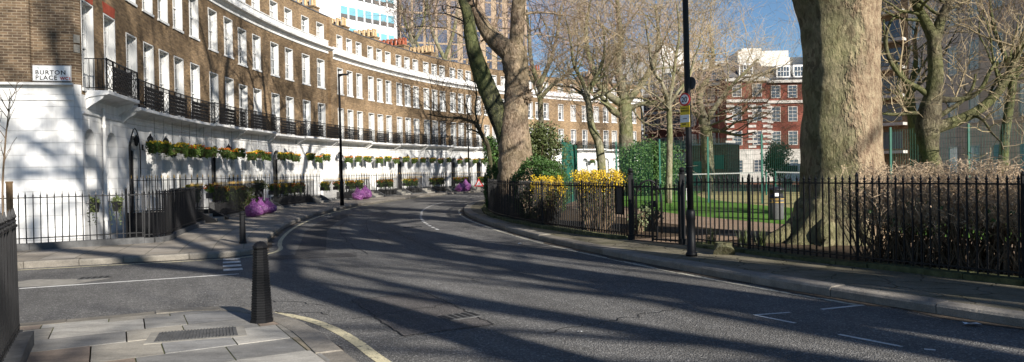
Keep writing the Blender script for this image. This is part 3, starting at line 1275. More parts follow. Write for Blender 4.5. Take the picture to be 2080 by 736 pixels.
def put_window(root, Mx, w, h, rng, rev=.2, surround=True, bl=None):
    s, sa, pn_, b1, b2 = window_meshes(w, h, rev=rev)
    win = link('window', s, root, None)
    win.matrix_parent_inverse = wmat(root).inverted() @ Mx
    for nm, me in (('sash', sa), ('pane', pn_)):
        c = bpy.data.objects.new(nm, me)
        COL.objects.link(c)
        c.parent = win
    r = rng.random() if bl is None else bl
    if r < .78:
        c = bpy.data.objects.new('blind', b1[int(r * 97) % 4] if r < .6 else b2)
        COL.objects.link(c)
        c.parent = win
    return win


def balcony(root, t0, t1, seed, deep=.62, Z0=4.0):
    s = MB()
    prof = [(0, Z0 - .22), (.10, Z0 - .16), (.30, Z0 - .12), (deep - .06, Z0 - .09), (deep, Z0 - .07), (deep, Z0 + .03), (0, Z0 + .035)]
    profile(s, t0, t1, prof)
    for t in (t0 + .10, t1 - .10):
        P = []
        for z, dd in ((Z0 - .42, .06), (Z0 - .12, .5)):
            pass
        w = .045
        for tt in (t - deg(w), t + deg(w)):
            s.add([cp(tt, 0, Z0 - .5), cp(tt, .12, Z0 - .40), cp(tt, .42, Z0 - .2), cp(tt, .48, Z0 - .1), cp(tt, 0, Z0 - .1)], [(0, 1, 2, 3, 4)])
        for (da, za), (db, zb) in (((0, Z0 - .5), (.12, Z0 - .40)), ((.12, Z0 - .40), (.42, Z0 - .2)), ((.42, Z0 - .2), (.48, Z0 - .1))):
            s.quad(cp(t - deg(w), da, za), cp(t + deg(w), da, za), cp(t + deg(w), db, zb), cp(t - deg(w), db, zb))
    b = s.build('balcony', M['stucco_plain'], root)
    r = MB()
    d = deep - .05
    zt, zb_ = Z0 + .93, Z0 + .10
    n = max(2, int((t1 - t0) / 1.0))
    for z, th_ in ((zt, .035), (zb_, .025), (zt - .13, .018)):
        for i in range(n):
            r.bar(cp(lerp(t0, t1, i / n), d, z), cp(lerp(t0, t1, (i + 1) / n), d, z), th_)
    # panels: light trellis bays between dense lattice bays
    L = (t1 - t0) / deg(1.0)
    nb = max(2, int(round(L / 0.62)))
    for k in range(nb + 1):
        t = lerp(t0, t1, k / nb)
        r.bar(cp(t, d, Z0 + .03), cp(t, d, zt + .03), .03)
    for k in range(nb):
        a, c = lerp(t0, t1, k / nb), lerp(t0, t1, (k + 1) / nb)
        heavy = k % 4 != 0
        w = .030 if heavy else .013
        m = 4 if heavy else 2
        hh = zt - .13 - zb_
        nh = 5 if heavy else 3
        for i in range(m):
            for j in range(nh):
                x0, x1 = lerp(a, c, i / m), lerp(a, c, (i + 1) / m)
                y0, y1 = zb_ + hh * j / nh, zb_ + hh * (j + 1) / nh
                r.bar(cp(x0, d, y0), cp(x1, d, y1), w * .8)
                r.bar(cp(x0, d, y1), cp(x1, d, y0), w * .8)
        if heavy:
            for i in range(1, m):
                x0 = lerp(a, c, i / m)
                r.bar(cp(x0, d, zb_), cp(x0, d, zt - .13), .014)
        for i in range(1, 6):
            x0 = lerp(a, c, i / 6)
            r.bar(cp(x0, d, zt - .13), cp(x0, d, zt), .01)
    for t in (t0, t1):                                   # returns to the wall
        for z in (zt, zb_):
            r.bar(cp(t, 0, z), cp(t, d, z), .025)
        for k in range(1, 5):
            r.bar(cp(t, d * k / 5, zb_), cp(t, d * k / 5, zt), .014)
    c = r.mesh('balcony_railing', M['iron'])
    o = bpy.data.objects.new('balcony_railing', c)
    COL.objects.link(o)
    o.parent = b
    return b


def door_part(root, tc, hw, zb, zs, white):
    """door leaf, fanlight and frame in an arched opening"""
    d = -.24
    f = MB()
    arcbox(f, tc - deg(hw), tc + deg(hw), d - .02, d + .03, zs - .05, zs + .03)
    for sg in (-1, 1):
        f.bar(cp(tc + sg * deg(hw - .04), d + .02, zb), cp(tc + sg * deg(hw - .04), d + .02, zs), .07)
    for k in range(1, 6):
        a = k / 6 * math.pi
        f.bar(cp(tc, d + .02, zs + .02), cp(tc + deg((hw - .03) * math.cos(a)), d + .02, zs + (hw - .03) * math.sin(a)), .02)
    l = MB()
    arcbox(l, tc - deg(hw - .08), tc + deg(hw - .08), d - .04, d + .004, zb, zs - .05)
    for sg in (-1, 1):
        for z0, z1 in ((zb + .2, zb + .75), (zb + .95, zs - .2)):
            arcbox(l, tc + deg(sg * (hw * .42) - .15), tc + deg(sg * (hw * .42) + .15), d, d + .02, z0, z1)
    lf = l.build('door', M['door_white'] if white else M['door_black'], root)
    fr = f.build('door_frame', M['white'] if white else M['door_black'], lf)
    gl = MB()
    n = 10
    for k in range(n):
        a0, a1 = k / n * math.pi, (k + 1) / n * math.pi
        r = hw - .02
        gl.add([cp(tc, d + .008, zs), cp(tc + deg(r * math.cos(a1)), d + .008, zs + r * math.sin(a1)), cp(tc + deg(r * math.cos(a0)), d + .008, zs + r * math.sin(a0))], [(0, 1, 2)])
    gl.build('fanlight', M['glass'], lf)
    kn = MB()
    p = cp(tc - deg(hw * .6), d + .05, zb + 1.0)
    kn.lathe(p - Vector((0, 0, .03)), [(.01, 0), (.03, .015), (.03, .04), (.01, .06)], 8)
    kn.build('handle', M['gold'], lf)
    return lf


HW = 60.2
ZTOP = 12.15


def house(idx, t0, t1, wins, door, door_white, label, near=True, blank_gf=False, balc=None):
    rng = random.Random(100 + idx)
    tc = (t0 + t1) / 2
    root = thing('terraced_house', pol(tc, RW, 0), label, 'house', 'houses of the curved terrace')
    pav = t0 < 13.5
    ww = .98 if pav else .78
    f1 = {0: (4.25, 2.5), 1: (4.1, 2.45), 2: (4.1, 2.36)}.get(idx, (4.1, 2.22))      # sill height, window height
    f2 = {0: (7.8, 1.75), 1: (7.72, 1.80), 2: (7.55, 1.82)}.get(idx, (7.38, 1.80))
    f3 = (10.52, 1.02)
    rects = []
    for t in wins:
        for z, h in (f1, f2, f3):
            rects.append((t - deg(ww / 2), t + deg(ww / 2), z, z + h / 1.0))
    bw = MB()
    wall_open(bw, t0, t1, 4.05, ZTOP, rects)
    # parapet top, inner face, party wall ends and roof
    arcbox(bw, t0, t1, -.35, -.001, ZTOP - .6, ZTOP - .001)
    for t in (t0, t1):
        bw.quad(cp(t, 0, 4.05), cp(t, -9, 4.05), cp(t, -9, ZTOP - .5), cp(t, 0, ZTOP))
    bw.quad(cp(t0, -9, 0), cp(t1, -9, 0), cp(t1, -9, ZTOP - .5), cp(t0, -9, ZTOP - .5))
    bw.build('brick_wall', M['brick'], root)
    rf = MB()
    rf.quad(cp(t0, -.3, ZTOP - .35), cp(t1, -.3, ZTOP - .35), cp(t1, -4.5, ZTOP + .25), cp(t0, -4.5, ZTOP + .25))
    rf.quad(cp(t0, -4.5, ZTOP + .25), cp(t1, -4.5, ZTOP + .25), cp(t1, -9, ZTOP - .5), cp(t0, -9, ZTOP - .5))
    arcbox(rf, t0, t1, -.37, .035, ZTOP, ZTOP + .07)
    roof = rf.build('roof', M['lead'], root)
    # windows
    for t in wins:
        for z, h in (f1, f2, f3):
            kz = KZ(t)
            put_window(root, front_matrix(t, 0, z), ww, h * (kz if True else 1), rng)
    # red arches over some windows of the end house
    # cornice
    cm = MB()
    profile(cm, t0, t1, [(0, 9.70), (.05, 9.72), (.06, 9.86), (.15, 9.90), (.17, 9.97), (.34, 10.02), (.36, 10.12), (.05, 10.16), (.05, 10.50), (.10, 10.52), (.10, 10.56), (0, 10.57)])
    cm.build('cornice', M['stucco_plain'], root)
    # ground floor
    gf = MB()
    hw = .50 if pav else .43
    arches = wins
    zs = 2.62
    ar = []
    for i, t in enumerate(arches):
        isd = door is not None and abs(t - door) < .3
        zb = .5 if isd else .95
        ar.append((t, hw, zs, zb, isd))
    rects = [(t - deg(h_), t + deg(h_), zb, zs_ + h_) for (t, h_, zs_, zb, _) in ar]
    wall_open(gf, t0, t1, -2.3, 4.05, rects)
    for (t, h_, zs_, zb, isd) in ar:
        arch_head(gf, t, h_, zs_, zb=zb, depth=.26)
    for t in (t0, t1):
        gf.quad(cp(t, 0, -2.3), cp(t, -6, -2.3), cp(t, -6, 4.05), cp(t, 0, 4.05))
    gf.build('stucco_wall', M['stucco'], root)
    bd = MB()
    profile(bd, t0, t1, [(0, 3.50), (.045, 3.52), (.045, 3.58), (0, 3.60)])
    for (t, h_, zs_, zb, isd) in ar:                     # keystones / small hood openings
        P = [cp(t - deg(.07), .035, zs_ + h_ - .02), cp(t + deg(.07), .035, zs_ + h_ - .02), cp(t + deg(.10), .035, zs_ + h_ + .26), cp(t - deg(.10), .035, zs_ + h_ + .26)]
        Q = [cp(t - deg(.07), 0, zs_ + h_ - .02), cp(t + deg(.07), 0, zs_ + h_ - .02), cp(t + deg(.10), 0, zs_ + h_ + .26), cp(t - deg(.10), 0, zs_ + h_ + .26)]
        bd.hexa(Q + P)
    bd.build('string_course', M['stucco_plain'], root)
    for (t, h_, zs_, zb, isd) in ar:
        if isd:
            door_part(root, t, h_, zb, zs_, door_white)
        elif not blank_gf:
            put_window(root, front_matrix(t, -.19, zb + .06), h_ * 2 - .16, zs_ + .20 - zb, rng, rev=.05)
    b0, b1 = balc or (t0 + .06, t1 - .06)
    balcony(root, b0, b1, idx, Z0=4.17 if idx == 0 else (4.04, 3.97, 4.02)[idx % 3])
    # basement window
    for t in wins[::2]:
        if door is None or abs(t - door) > .8:
            put_window(root, front_matrix(t, .075, -1.6), ww * .9, 1.3, rng, rev=.06, bl=.9)
    return root, roof


def chimney(root, roof, th, back, n, mat, w=.75, h=1.1, length=2.4):
    z = ZTOP - .2
    c = MB()
    cpos = cp(th, -back, z)
    t = R(th)
    X = Vector((-math.cos(t), math.sin(t), 0))
    Y = Vector((math.sin(t), math.cos(t), 0))
    MM = Matrix(((X.x, Y.x, 0, cpos.x), (X.y, Y.y, 0, cpos.y), (0, 0, 1, cpos.z), (0, 0, 0, 1)))
    c.box((0, 0, h / 2), (length, w, h), MM)
    c.box((0, 0, h + .05), (length + .12, w + .12, .1), MM)
    ch = c.build('chimney', M['brick'], roof) if roof is None else c.build('chimney', M['brick'], root)
    p = MB()
    rows = 2 if n > 6 else 1
    m = n // rows
    for i in range(m):
        for j in range(rows):
            q = MM @ Vector((-length / 2 + .2 + (length - .4) * i / max(1, m - 1), (j - (rows - 1) / 2) * .34, h + .1))
            p.lathe(q, [(.12, 0), (.125, .05), (.10, .08), (.085, .52), (.11, .55), (.11, .62), (.08, .63)], 9)
    pots = p.mesh('chimney_pots', mat)
    o = bpy.data.objects.new('chimney_pots', pots)
    COL.objects.link(o)
    o.parent = ch
    return ch


houses = [
    (-13.45, -10.25, [-12.87, -11.04], None, False, 'end house on the corner with the street name sign and blank arches', (-13.15, -10.32), True),
    (-10.25, -2.2, [-9.1, -7.5, -6.0, -4.5, -2.8], -9.1, False, 'wide house next to the corner house with a long black balcony', None, False),
    (-2.2, 1.5, [-.75, 1.0], -.75, False, 'narrow brick house, third from the street corner, black arched door', None, False),
    (1.5, 5.3, [2.6, 4.3], None, False, 'narrow brick house, fourth from the street corner, without a street door', None, False),
    (5.3, 9.15, [6.5, 8.3], 6.5, False, 'narrow brick house, fifth from the street corner, under a tree shadow', None, False),
    (9.15, 13.75, [10.45, 12.4], None, True, 'last taller house before the step in the parapet, sixth from the corner', None, False),
    (13.76, 18.3, [14.95, 16.25, 17.55], 14.95, False, 'first of the lower houses beyond the parapet step, behind the tall lamp post', None, False),
    (18.3, 22.35, [19.15, 20.38, 21.6], 19.15, True, 'terraced house beyond the parapet step, eighth from the corner, white door', None, False),
    (22.35, 26.25, [23.1, 24.3, 25.5], 23.1, False, 'terraced house with black arched door, ninth from the corner', None, False),
    (26.25, 30.1, [27.0, 28.2, 29.35], 27.0, True, 'terraced house with pale door, tenth from the corner', None, False),
    (30.1, 33.85, [30.86, 32.0, 33.17], 30.86, False, 'terraced house with black door, eleventh from the corner', None, False),
    (33.85, 37.7, [34.6, 35.8, 37.0], 34.6, False, 'terraced house partly behind the twin-stemmed plane tree, twelfth from the corner', None, False),
    (37.7, 41.55, [38.4, 39.6, 40.8], 38.4, True, 'terraced house hidden by the plane tree trunk, thirteenth from the corner', None, False),
    (41.55, 45.4, [42.3, 43.5, 44.7], 42.3, False, 'terraced house above the laurel bush, fourteenth from the corner', None, False),
    (45.4, 49.6, [46.9, 48.75], None, False, 'terraced house between laurel bush and green fence, fifteenth from the corner', None, False),
    (49.6, 53.0, [50.45, 52.2], 50.45, True, 'far terraced house with white door seen between the green fence posts', None, False),
    (53.0, 56.2, [53.6, 54.85], None, False, 'far terraced house behind the forked bare tree', None, False),
    (56.2, 58.8, [57.7], None, False, 'last house at the far end of the terrace beside the red mansion block', None, False),
]
HROOT = []
for i, (t0, t1, wins, door, dw, lab, balc, blank) in enumerate(houses):
    root, roof = house(i, t0, t1, wins, door, dw, lab, blank_gf=blank, balc=balc)
    HROOT.append((root, roof))

# the corner house: side wall, chamfer, pipe, red arches, plaques
root, roof = HROOT[0]
A = A0
ch = .14
AS = A - .16


def side_wall(z0, z1, mat, name, th=AS, d0=ch, d1=26.0):
    mb = MB()
    a = pol(th, RW + d0, z0)
    b = pol(th, RW + d1, z0)
    up = Vector((0, 0, z1 - z0))
    mb.quad(b, a, a + up, b + up)
    return mb.build(name, mat, root)


def chamfer(z0, z1, mat, name):
    mb = MB()
    a = pol(AS, RW + ch, z0)
    b = pol(A, RW, z0)
    up = Vector((0, 0, z1 - z0))
    mb.quad(a, b, b + up, a + up)
    return mb.build(name, mat, root)


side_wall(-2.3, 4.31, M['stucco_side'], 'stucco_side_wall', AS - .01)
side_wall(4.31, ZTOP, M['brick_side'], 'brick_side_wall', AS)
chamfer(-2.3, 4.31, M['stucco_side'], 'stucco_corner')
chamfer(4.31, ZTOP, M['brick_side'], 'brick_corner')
# projecting brick pier seen at the picture's edge and the sill band on top of the stucco
pi = MB()
pi.hexa([pol(AS - .0, RW + 1.16, 4.32), pol(AS, RW + 12, 4.32), pol(AS - .12, RW + 12, 4.32), pol(AS - .12, RW + 1.16, 4.32),
         pol(AS - .0, RW + 1.16, ZTOP), pol(AS, RW + 12, ZTOP), pol(AS - .12, RW + 12, ZTOP), pol(AS - .12, RW + 1.16, ZTOP)])
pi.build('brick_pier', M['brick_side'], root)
bd = MB()
for z0, z1, w in ((3.86, 3.90, .035), (4.27, 4.33, .16)):
    P = [pol(AS, RW + ch, z0), pol(AS, RW + 26, z0), pol(AS - .01 - deg(w), RW + 26, z0), pol(AS - .01 - deg(w), RW + ch - .02, z0)]
    bd.hexa(P + [Vector((p.x, p.y, z1)) for p in P])
bd.build('stone_band', M['stucco_plain'], root)
dp = MB()
pp = [cp(-11.95, .09, 3.75), cp(-11.95, .09, 1.8), cp(-11.95, .09, -2.2)]
dp.tube([cp(-11.95, .05, 3.78)] + pp, .045, 8)
for z in (3.2, 1.75, .4):
    dp.tube([cp(-11.95, .09, z), cp(-11.95, .09, z + .09)], .065, 8)
dp.build('drainpipe', M['stucco_plain'], root)
for t in (-12.87, -11.04):
    ra = MB()
    P = [cp(t - deg(.49), .006, 6.79), cp(t + deg(.49), .006, 6.79), cp(t + deg(.58), .006, 7.12), cp(t - deg(.58), .006, 7.12)]
    Q = [cp(t - deg(.49), -.02, 6.79), cp(t + deg(.49), -.02, 6.79), cp(t + deg(.58), -.02, 7.12), cp(t - deg(.58), -.02, 7.12)]
    ra.hexa(Q + P)
    ra.build('red_brick_arch', M['redarch'], root)
a, m = pol(AS, RW + ch, 0), pol(A, RW, 0)
dd = (m - a).normalized()
nn = Vector((dd.y, -dd.x, 0))
if nn.dot(Vector((0, 0, 0)) - a) < 0:
    nn = -nn
plq = MB()
for z in (5.2, 5.47):
    q = a + dd * .02
    P = [q, q + dd * .17, q + dd * .17 + nn * .03, q + nn * .03]
    plq.hexa([p + Vector((0, 0, z)) for p in P] + [p + Vector((0, 0, z + .22)) for p in P])
plq.build('stone_plaque', M['concrete'], root)
# broad projecting brick section: end face of the terrace at the other end
fe = MB()
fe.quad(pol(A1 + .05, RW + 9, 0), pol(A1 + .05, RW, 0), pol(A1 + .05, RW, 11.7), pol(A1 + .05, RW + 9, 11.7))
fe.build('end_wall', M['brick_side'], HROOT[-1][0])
# a shallow brick pilaster where the parapet steps down
stp = MB()
arcbox(stp, 13.35, 13.75, 0, .16, 4.05, ZTOP)
stp.build('brick_pilaster', M['brick'], HROOT[5][0])

# chimneys
chimney(HROOT[6][0], None or HROOT[6][1], 13.95, 2.6, 12, M['potclay'], length=3.0, h=1.35)
for hi, th, n, mt, ln in ((7, 18.4, 12, 'potclay', 2.6), (8, 22.4, 12, 'potclay', 2.6), (9, 26.3, 14, 'potred', 2.8), (10, 30.15, 12, 'potclay', 2.6),
                          (12, 37.7, 12, 'potclay', 2.6), (14, 45.4, 10, 'potred', 2.4), (16, 53.0, 10, 'potclay', 2.4)):
    chimney(HROOT[hi][0], HROOT[hi][1], th, 2.8, n, M[mt], length=ln, h=1.0)

# ------------------------------------------------------------------ street name sign
def text(name, s, size, mat, parent, Mx, align='LEFT', ext=.002, spacing=1.0, bold=0.0):
    cu = bpy.data.curves.new(name, 'FONT')
    cu.body = s
    cu.size = size
    cu.extrude = ext
    cu.offset = bold
    cu.align_x = align
    cu.space_character = spacing
    cu.materials.append(mat)
    tmp = bpy.data.objects.new(name, cu)
    me = bpy.data.meshes.new_from_object(tmp)
    bpy.data.objects.remove(tmp)
    if not me.materials:
        me.materials.append(mat)
    o = bpy.data.objects.new(name, me)
    COL.objects.link(o)
    o.parent = parent
    o.matrix_parent_inverse = wmat(parent).inverted() @ Mx
    return o


def frame_of(o, x, n):
    """matrix with X along x, Y up, Z along the normal n"""
    x, n = x.normalized(), n.normalized()
    y = Vector((0, 0, 1))
    return Matrix(((x.x, y.x, n.x, o.x), (x.y, y.y, n.y, o.y), (x.z, y.z, n.z, o.z), (0, 0, 0, 1)))


sgn_c = pol(AS, RW + .66, 0)
xd = (pol(A, RW) - pol(A, RW + 5)).normalized()
nv = Vector((xd.y, -xd.x, 0))
zc = 4.60
so = sgn_c + nv * .03 + Vector((0, 0, zc))
st = thing('street_name_sign', so, 'white street name sign reading BURTON PLACE on the brick side wall', 'sign')
FM = frame_of(so, xd, nv)
pb = MB()
pb.box((0, 0, 0), (.96, .44, .02), FM)
pb.build('sign_plate', M['signwhite'], st)
bm_ = MB()
for y in (-.21, .21):
    bm_.box((0, y, .012), (.95, .008, .006), FM)
for x in (-.47, .47):
    bm_.box((x, 0, .012), (.008, .42, .006), FM)
bm_.build('sign_border', M['letter_black'], st)
text('lettering', 'BURTON', .165, M['letter_black'], st, FM @ Matrix.Translation((-.41, -.035, .013)), spacing=1.2, bold=.003)
text('lettering', 'PLACE', .165, M['letter_black'], st, FM @ Matrix.Translation((-.41, -.18, .013)), spacing=1.2, bold=.003)
text('postcode', 'WC1', .115, M['letter_red'], st, FM @ Matrix.Translation((.20, -.18, .013)), spacing=1.1, bold=.004)
text('council_name', 'Camden', .06, M['letter_grey'], st, FM @ Matrix.Translation((-.28, .125, .013)))
lo = MB()
lo.tube([FM @ Vector((-.34 + .026 * math.cos(a), .135 + .026 * math.sin(a), .014)) for a in [k * math.pi / 6 for k in range(13)]], .006, 5)
lo.build('council_emblem', M['letter_grey'], st)


# ------------------------------------------------------------------ railings
def spear_mesh(h, w=.02, tip=.12, gold=False):
    b = MB()
    b.box((0, 0, (h - tip) / 2), (w, w, h - tip))
    t = MB()
    f = .72 if gold else 1.0
    t.lathe((0, 0, h - tip), [(w * .6 * f, 0), (w * 1.1 * f, .015), (w * .5 * f, .03), (w * 1.15 * f, .055), (w * .6 * f, tip * .6), (.002, tip)], 4, math.pi / 4)
    return b, t


def rail_line(name, label, pts, h, spacing=.12, z0=.2, group=None, individual=True, gold=False, rails=(.08, .9), w=.02, posts=(), plinth=None, cat='railing', tip=.12):
    """pts: ground points; bars stand at equal spacing along them"""
    cum = [0]
    for a, b in zip(pts, pts[1:]):
        cum.append(cum[-1] + (b - a).length)
    root = thing(name, pts[0] + Vector((0, 0, z0)) - Vector((0, 0, pts[0].z)), label, cat, group)

    def pt(s):
        for i in range(len(cum) - 1):
            if s <= cum[i + 1] + 1e-6:
                t = (s - cum[i]) / max(1e-6, cum[i + 1] - cum[i])
                d = (pts[i + 1] - pts[i]).normalized()
                return pts[i].lerp(pts[i + 1], t), math.atan2(d.y, d.x)
        return pts[-1], 0
    b, t = spear_mesh(h, w, tip, gold)
    n = int(cum[-1] / spacing)
    if individual:
        full = MB()
        full.add(b.v, b.f)
        if not gold:
            full.add(t.v, t.f)
        me = full.mesh('bar', M['iron'])
        for i in range(n + 1):
            p, a = pt(min(cum[-1], i * spacing + .02))
            o = bpy.data.objects.new('bar', me)
            COL.objects.link(o)
            o.parent = root
            o.matrix_parent_inverse = root.matrix_basis.inverted()
            rj = random.Random(i * 7 + 1)
            o.matrix_basis = Matrix.Translation((p.x, p.y, z0)) @ Matrix.Rotation(a, 4, 'Z') @ Matrix.Rotation(rj.gauss(0, .006), 4, 'X') @ Matrix.Rotation(rj.gauss(0, .006), 4, 'Y')
    else:
        full = MB()
        tips = MB()
        for i in range(n + 1):
            p, a = pt(min(cum[-1], i * spacing + .02))
            MM = Matrix.Translation((p.x, p.y, z0)) @ Matrix.Rotation(a, 4, 'Z')
            full.add([MM @ Vector(v) for v in b.v], b.f)
            (tips if gold else full).add([MM @ Vector(v) for v in t.v], t.f)
        nf = len(full.f)
        full.add(tips.v, tips.f)
        ro = full.build('railing_bars', M['iron'], root)
        if gold:
            ro.data.materials.append(M['gold'])
            for pg in list(ro.data.polygons)[nf:]:
                pg.material_index = 1
    for f in rails:
        r = MB()
        z = z0 + h * f
        for a, c in zip(pts, pts[1:]):
            r.bar((a.x, a.y, z), (c.x, c.y, z), .03, .022)
        r.build('rail', M['iron'], root)
    for s in posts:
        p, a = pt(s)
        q = MB()
        q.box((p.x, p.y, z0 + (h - .03) / 2), (.036, .036, h - .03))
        q.lathe((p.x, p.y, z0 + h - .03), [(.022, 0), (.028, .02), (.016, .045), (.003, .07)], 8)
        q.build('post', M['iron'], root)
    if plinth:
        r = MB()
        wp, hp = plinth
        for a, c in zip(pts, pts[1:]):
            r.bar((a.x, a.y, z0 - hp / 2 + .003), (c.x, c.y, z0 - hp / 2 + .003), wp, hp)
        r.build('plinth', M['slate_grey'], root)
    return root


# garden railings either side of the gate
rr = lambda t0, t1, n=24: [pol(lerp(t0, t1, i / n), rR(lerp(t0, t1, i / n))) for i in range(n + 1)]
rail_line('garden_railing', 'black spiked garden railing between the gate and the tall hedge of bare twigs', rr(-33.6, -24.75), 1.33, .125, .19, 'garden railings', rails=(.05, .9), posts=(1.1, 3.4, 5.6))
rail_line('garden_railing', 'black garden railing on the bend in front of the yellow blossom', rr(-22.7, -15.9), 1.22, .10, .19, 'garden railings', rails=(.06, .9), posts=(1.9, 4.2))
rail_line('garden_railing', 'dark garden railing curving away behind the twin-stemmed plane tree', rr(-15.85, -4.5), 1.22, .11, .19, 'garden railings', rails=(.06, .9), posts=(1.9, 4.2, 6.5))
rail_line('garden_railing', 'far garden railing running along the kerb past the bend', rr(-4.4, 30), 1.22, .12, .19, 'garden railings', rails=(.06, .9), individual=False)
rail_line('garden_railing', 'garden railing beyond the picture on the near side', rr(-58, -33.7), 1.33, .125, .19, 'garden railings', rails=(.05, .9), individual=False)

# gate
gp0, gp1 = pol(-22.85, 47.64), pol(-24.6, 47.35)
for p, lab in ((gp0, 'square iron gate post beside the dark notice board'), (gp1, 'round-capped iron gate post beside the lamp post')):
    o = thing('gate_post', (p.x, p.y, .12), lab, 'gate post', 'gate posts')
    m = MB()
    m.box((p.x, p.y, .12 + .72), (.10, .10, 1.44))
    m.box((p.x, p.y, .12 + .06), (.14, .14, .12))
    m.build('shaft', M['iron'], o)
    m = MB()
    m.lathe((p.x, p.y, 1.56), [(.075, 0), (.075, .02), (.035, .035), (.06, .07), (.062, .095), (.03, .13), (.003, .14)], 12)
    m.build('cap', M['iron'], o)


def gate_leaf(hinge, ang, w, label, h=1.22, z0=.17):
    o = thing('iron_gate', (hinge.x, hinge.y, z0), label, 'gate', 'iron gates', rz=ang)
    B = o.matrix_basis.copy()
    fr = MB()
    for z in (.04, h * .9):
        fr.box((w / 2, 0, z), (w, .03, .035), B)
    for x in (.015, w - .015):
        fr.box((x, 0, h / 2 + .02), (.035, .035, h + .04), B)
    fr.build('gate_frame', M['iron'], o)
    n = int(w / .095)
    bb, tt = spear_mesh(h, .016, .09)
    bb.add(tt.v, tt.f)
    me = bb.mesh('bar', M['iron'])
    for i in range(1, n):
        q = bpy.data.objects.new('bar', me)
        COL.objects.link(q)
        q.parent = o
        q.matrix_basis = Matrix.Translation((w * i / n, 0, 0))
    lk = MB()
    lk.box((w - .07, -.03, h * .62), (.10, .05, .09), B)
    lk.build('lock_box', M['iron'], o)
    return o


gd = (gp1 - gp0)
ga = math.atan2(gd.y, gd.x)
gate_leaf(gp0 + gd.normalized() * .07, ga + .10, .66, 'iron gate leaf hinged on the post beside the notice board', z0=.19)
gate_leaf(gp1 - gd.normalized() * .07, ga + math.pi + .22, .66, 'iron gate leaf hinged on the post beside the lamp post', z0=.15)
hp = thing('hoop_barrier', at(1318, 440, 17.4) * 1.0, 'black arched hoop barrier just inside the garden gate', 'barrier')
hb = MB()
hc = at(1318, 440, 17.4)
pts_ = [Vector((hc.x - .31, hc.y, .12))] + [Vector((hc.x - .31 * math.cos(k / 12 * math.pi), hc.y, .92 + .48 * math.sin(k / 12 * math.pi))) for k in range(13)] + [Vector((hc.x + .31, hc.y, .12))]
hb.tube(pts_, .022, 8)
hb.build('hoop', M['iron'], hp, True)

# notice board on the railing
nb_p = pol(-22.45, rR(-22.45) + .045)
nbm = thing('notice_board', nb_p + Vector((0, 0, .82)), 'tall dark notice board fixed to the garden railing', 'notice board')
tdir = (pol(-22.8, 47.7) - pol(-22.1, 47.7)).normalized()
NF = frame_of(nb_p + Vector((0, 0, .98)), tdir, Vector((tdir.y, -tdir.x, 0)) if Vector((tdir.y, -tdir.x, 0)).dot(nb_p) < 0 else Vector((-tdir.y, tdir.x, 0)))
m = MB()
m.box((0, 0, 0), (.30, .60, .03), NF)
m.build('board', M['black_plastic'], nbm)
m = MB()
for y in (-.30, .30):
    m.box((0, y, .012), (.33, .03, .035), NF)
for x in (-.15, .15):
    m.box((x, 0, .012), (.03, .60, .035), NF)
m.build('frame', M['iron'], nbm)
m = MB()
for i in range(15):
    m.box((-.01 + .01 * ((i * 7) % 3), .24 - i * .033, .0165), (.22 - .03 * ((i * 5) % 4), .008, .003), NF)
m.build('text_lines', M['slate_grey'], nbm)

# small paper notices on the gate post
pn_o = thing('paper_notice', gp1 + Vector((.12, -.06, 1.05)), 'white paper notice tied beside the lamp post', 'notice')
m = MB()
m.box((gp1.x + .14, gp1.y - .03, 1.14), (.12, .006, .25))
m.box((gp1.x + .14, gp1.y - .034, .93), (.11, .006, .13))
m.build('paper', M['signwhite'], pn_o)

# street side railings in front of the houses
side_pts = [pol(-17.35, r) for r in (66, 62, 60, 58.2)]
side_pts = [Vector((-14.6, 14.1, 0)), Vector((-10.67, 16.06, 0)), Vector((-8.75, 17.25, 0))]
rail_line('area_railing', 'black spear-topped railing in front of the white side wall', side_pts, 1.15, .135, .26, 'area railings', rails=(.10, .88), plinth=(.2, .16), tip=.16, w=.022, posts=(6.3,))
cpts = bez(Vector((-8.75, 17.25, 0)), Vector((-8.15, 17.5, 0)), pol(-15.7, 57.5), 6) + [pol(t, 57.5) for t in (-15, -14.3, -13.6, -12.9, -12.3)]
rail_line('area_railing', 'dense black railing curving round the corner by the stone steps', cpts, 1.15, .10, .24, 'area railings', rails=(.07, .9), plinth=(.18, .14), w=.028)

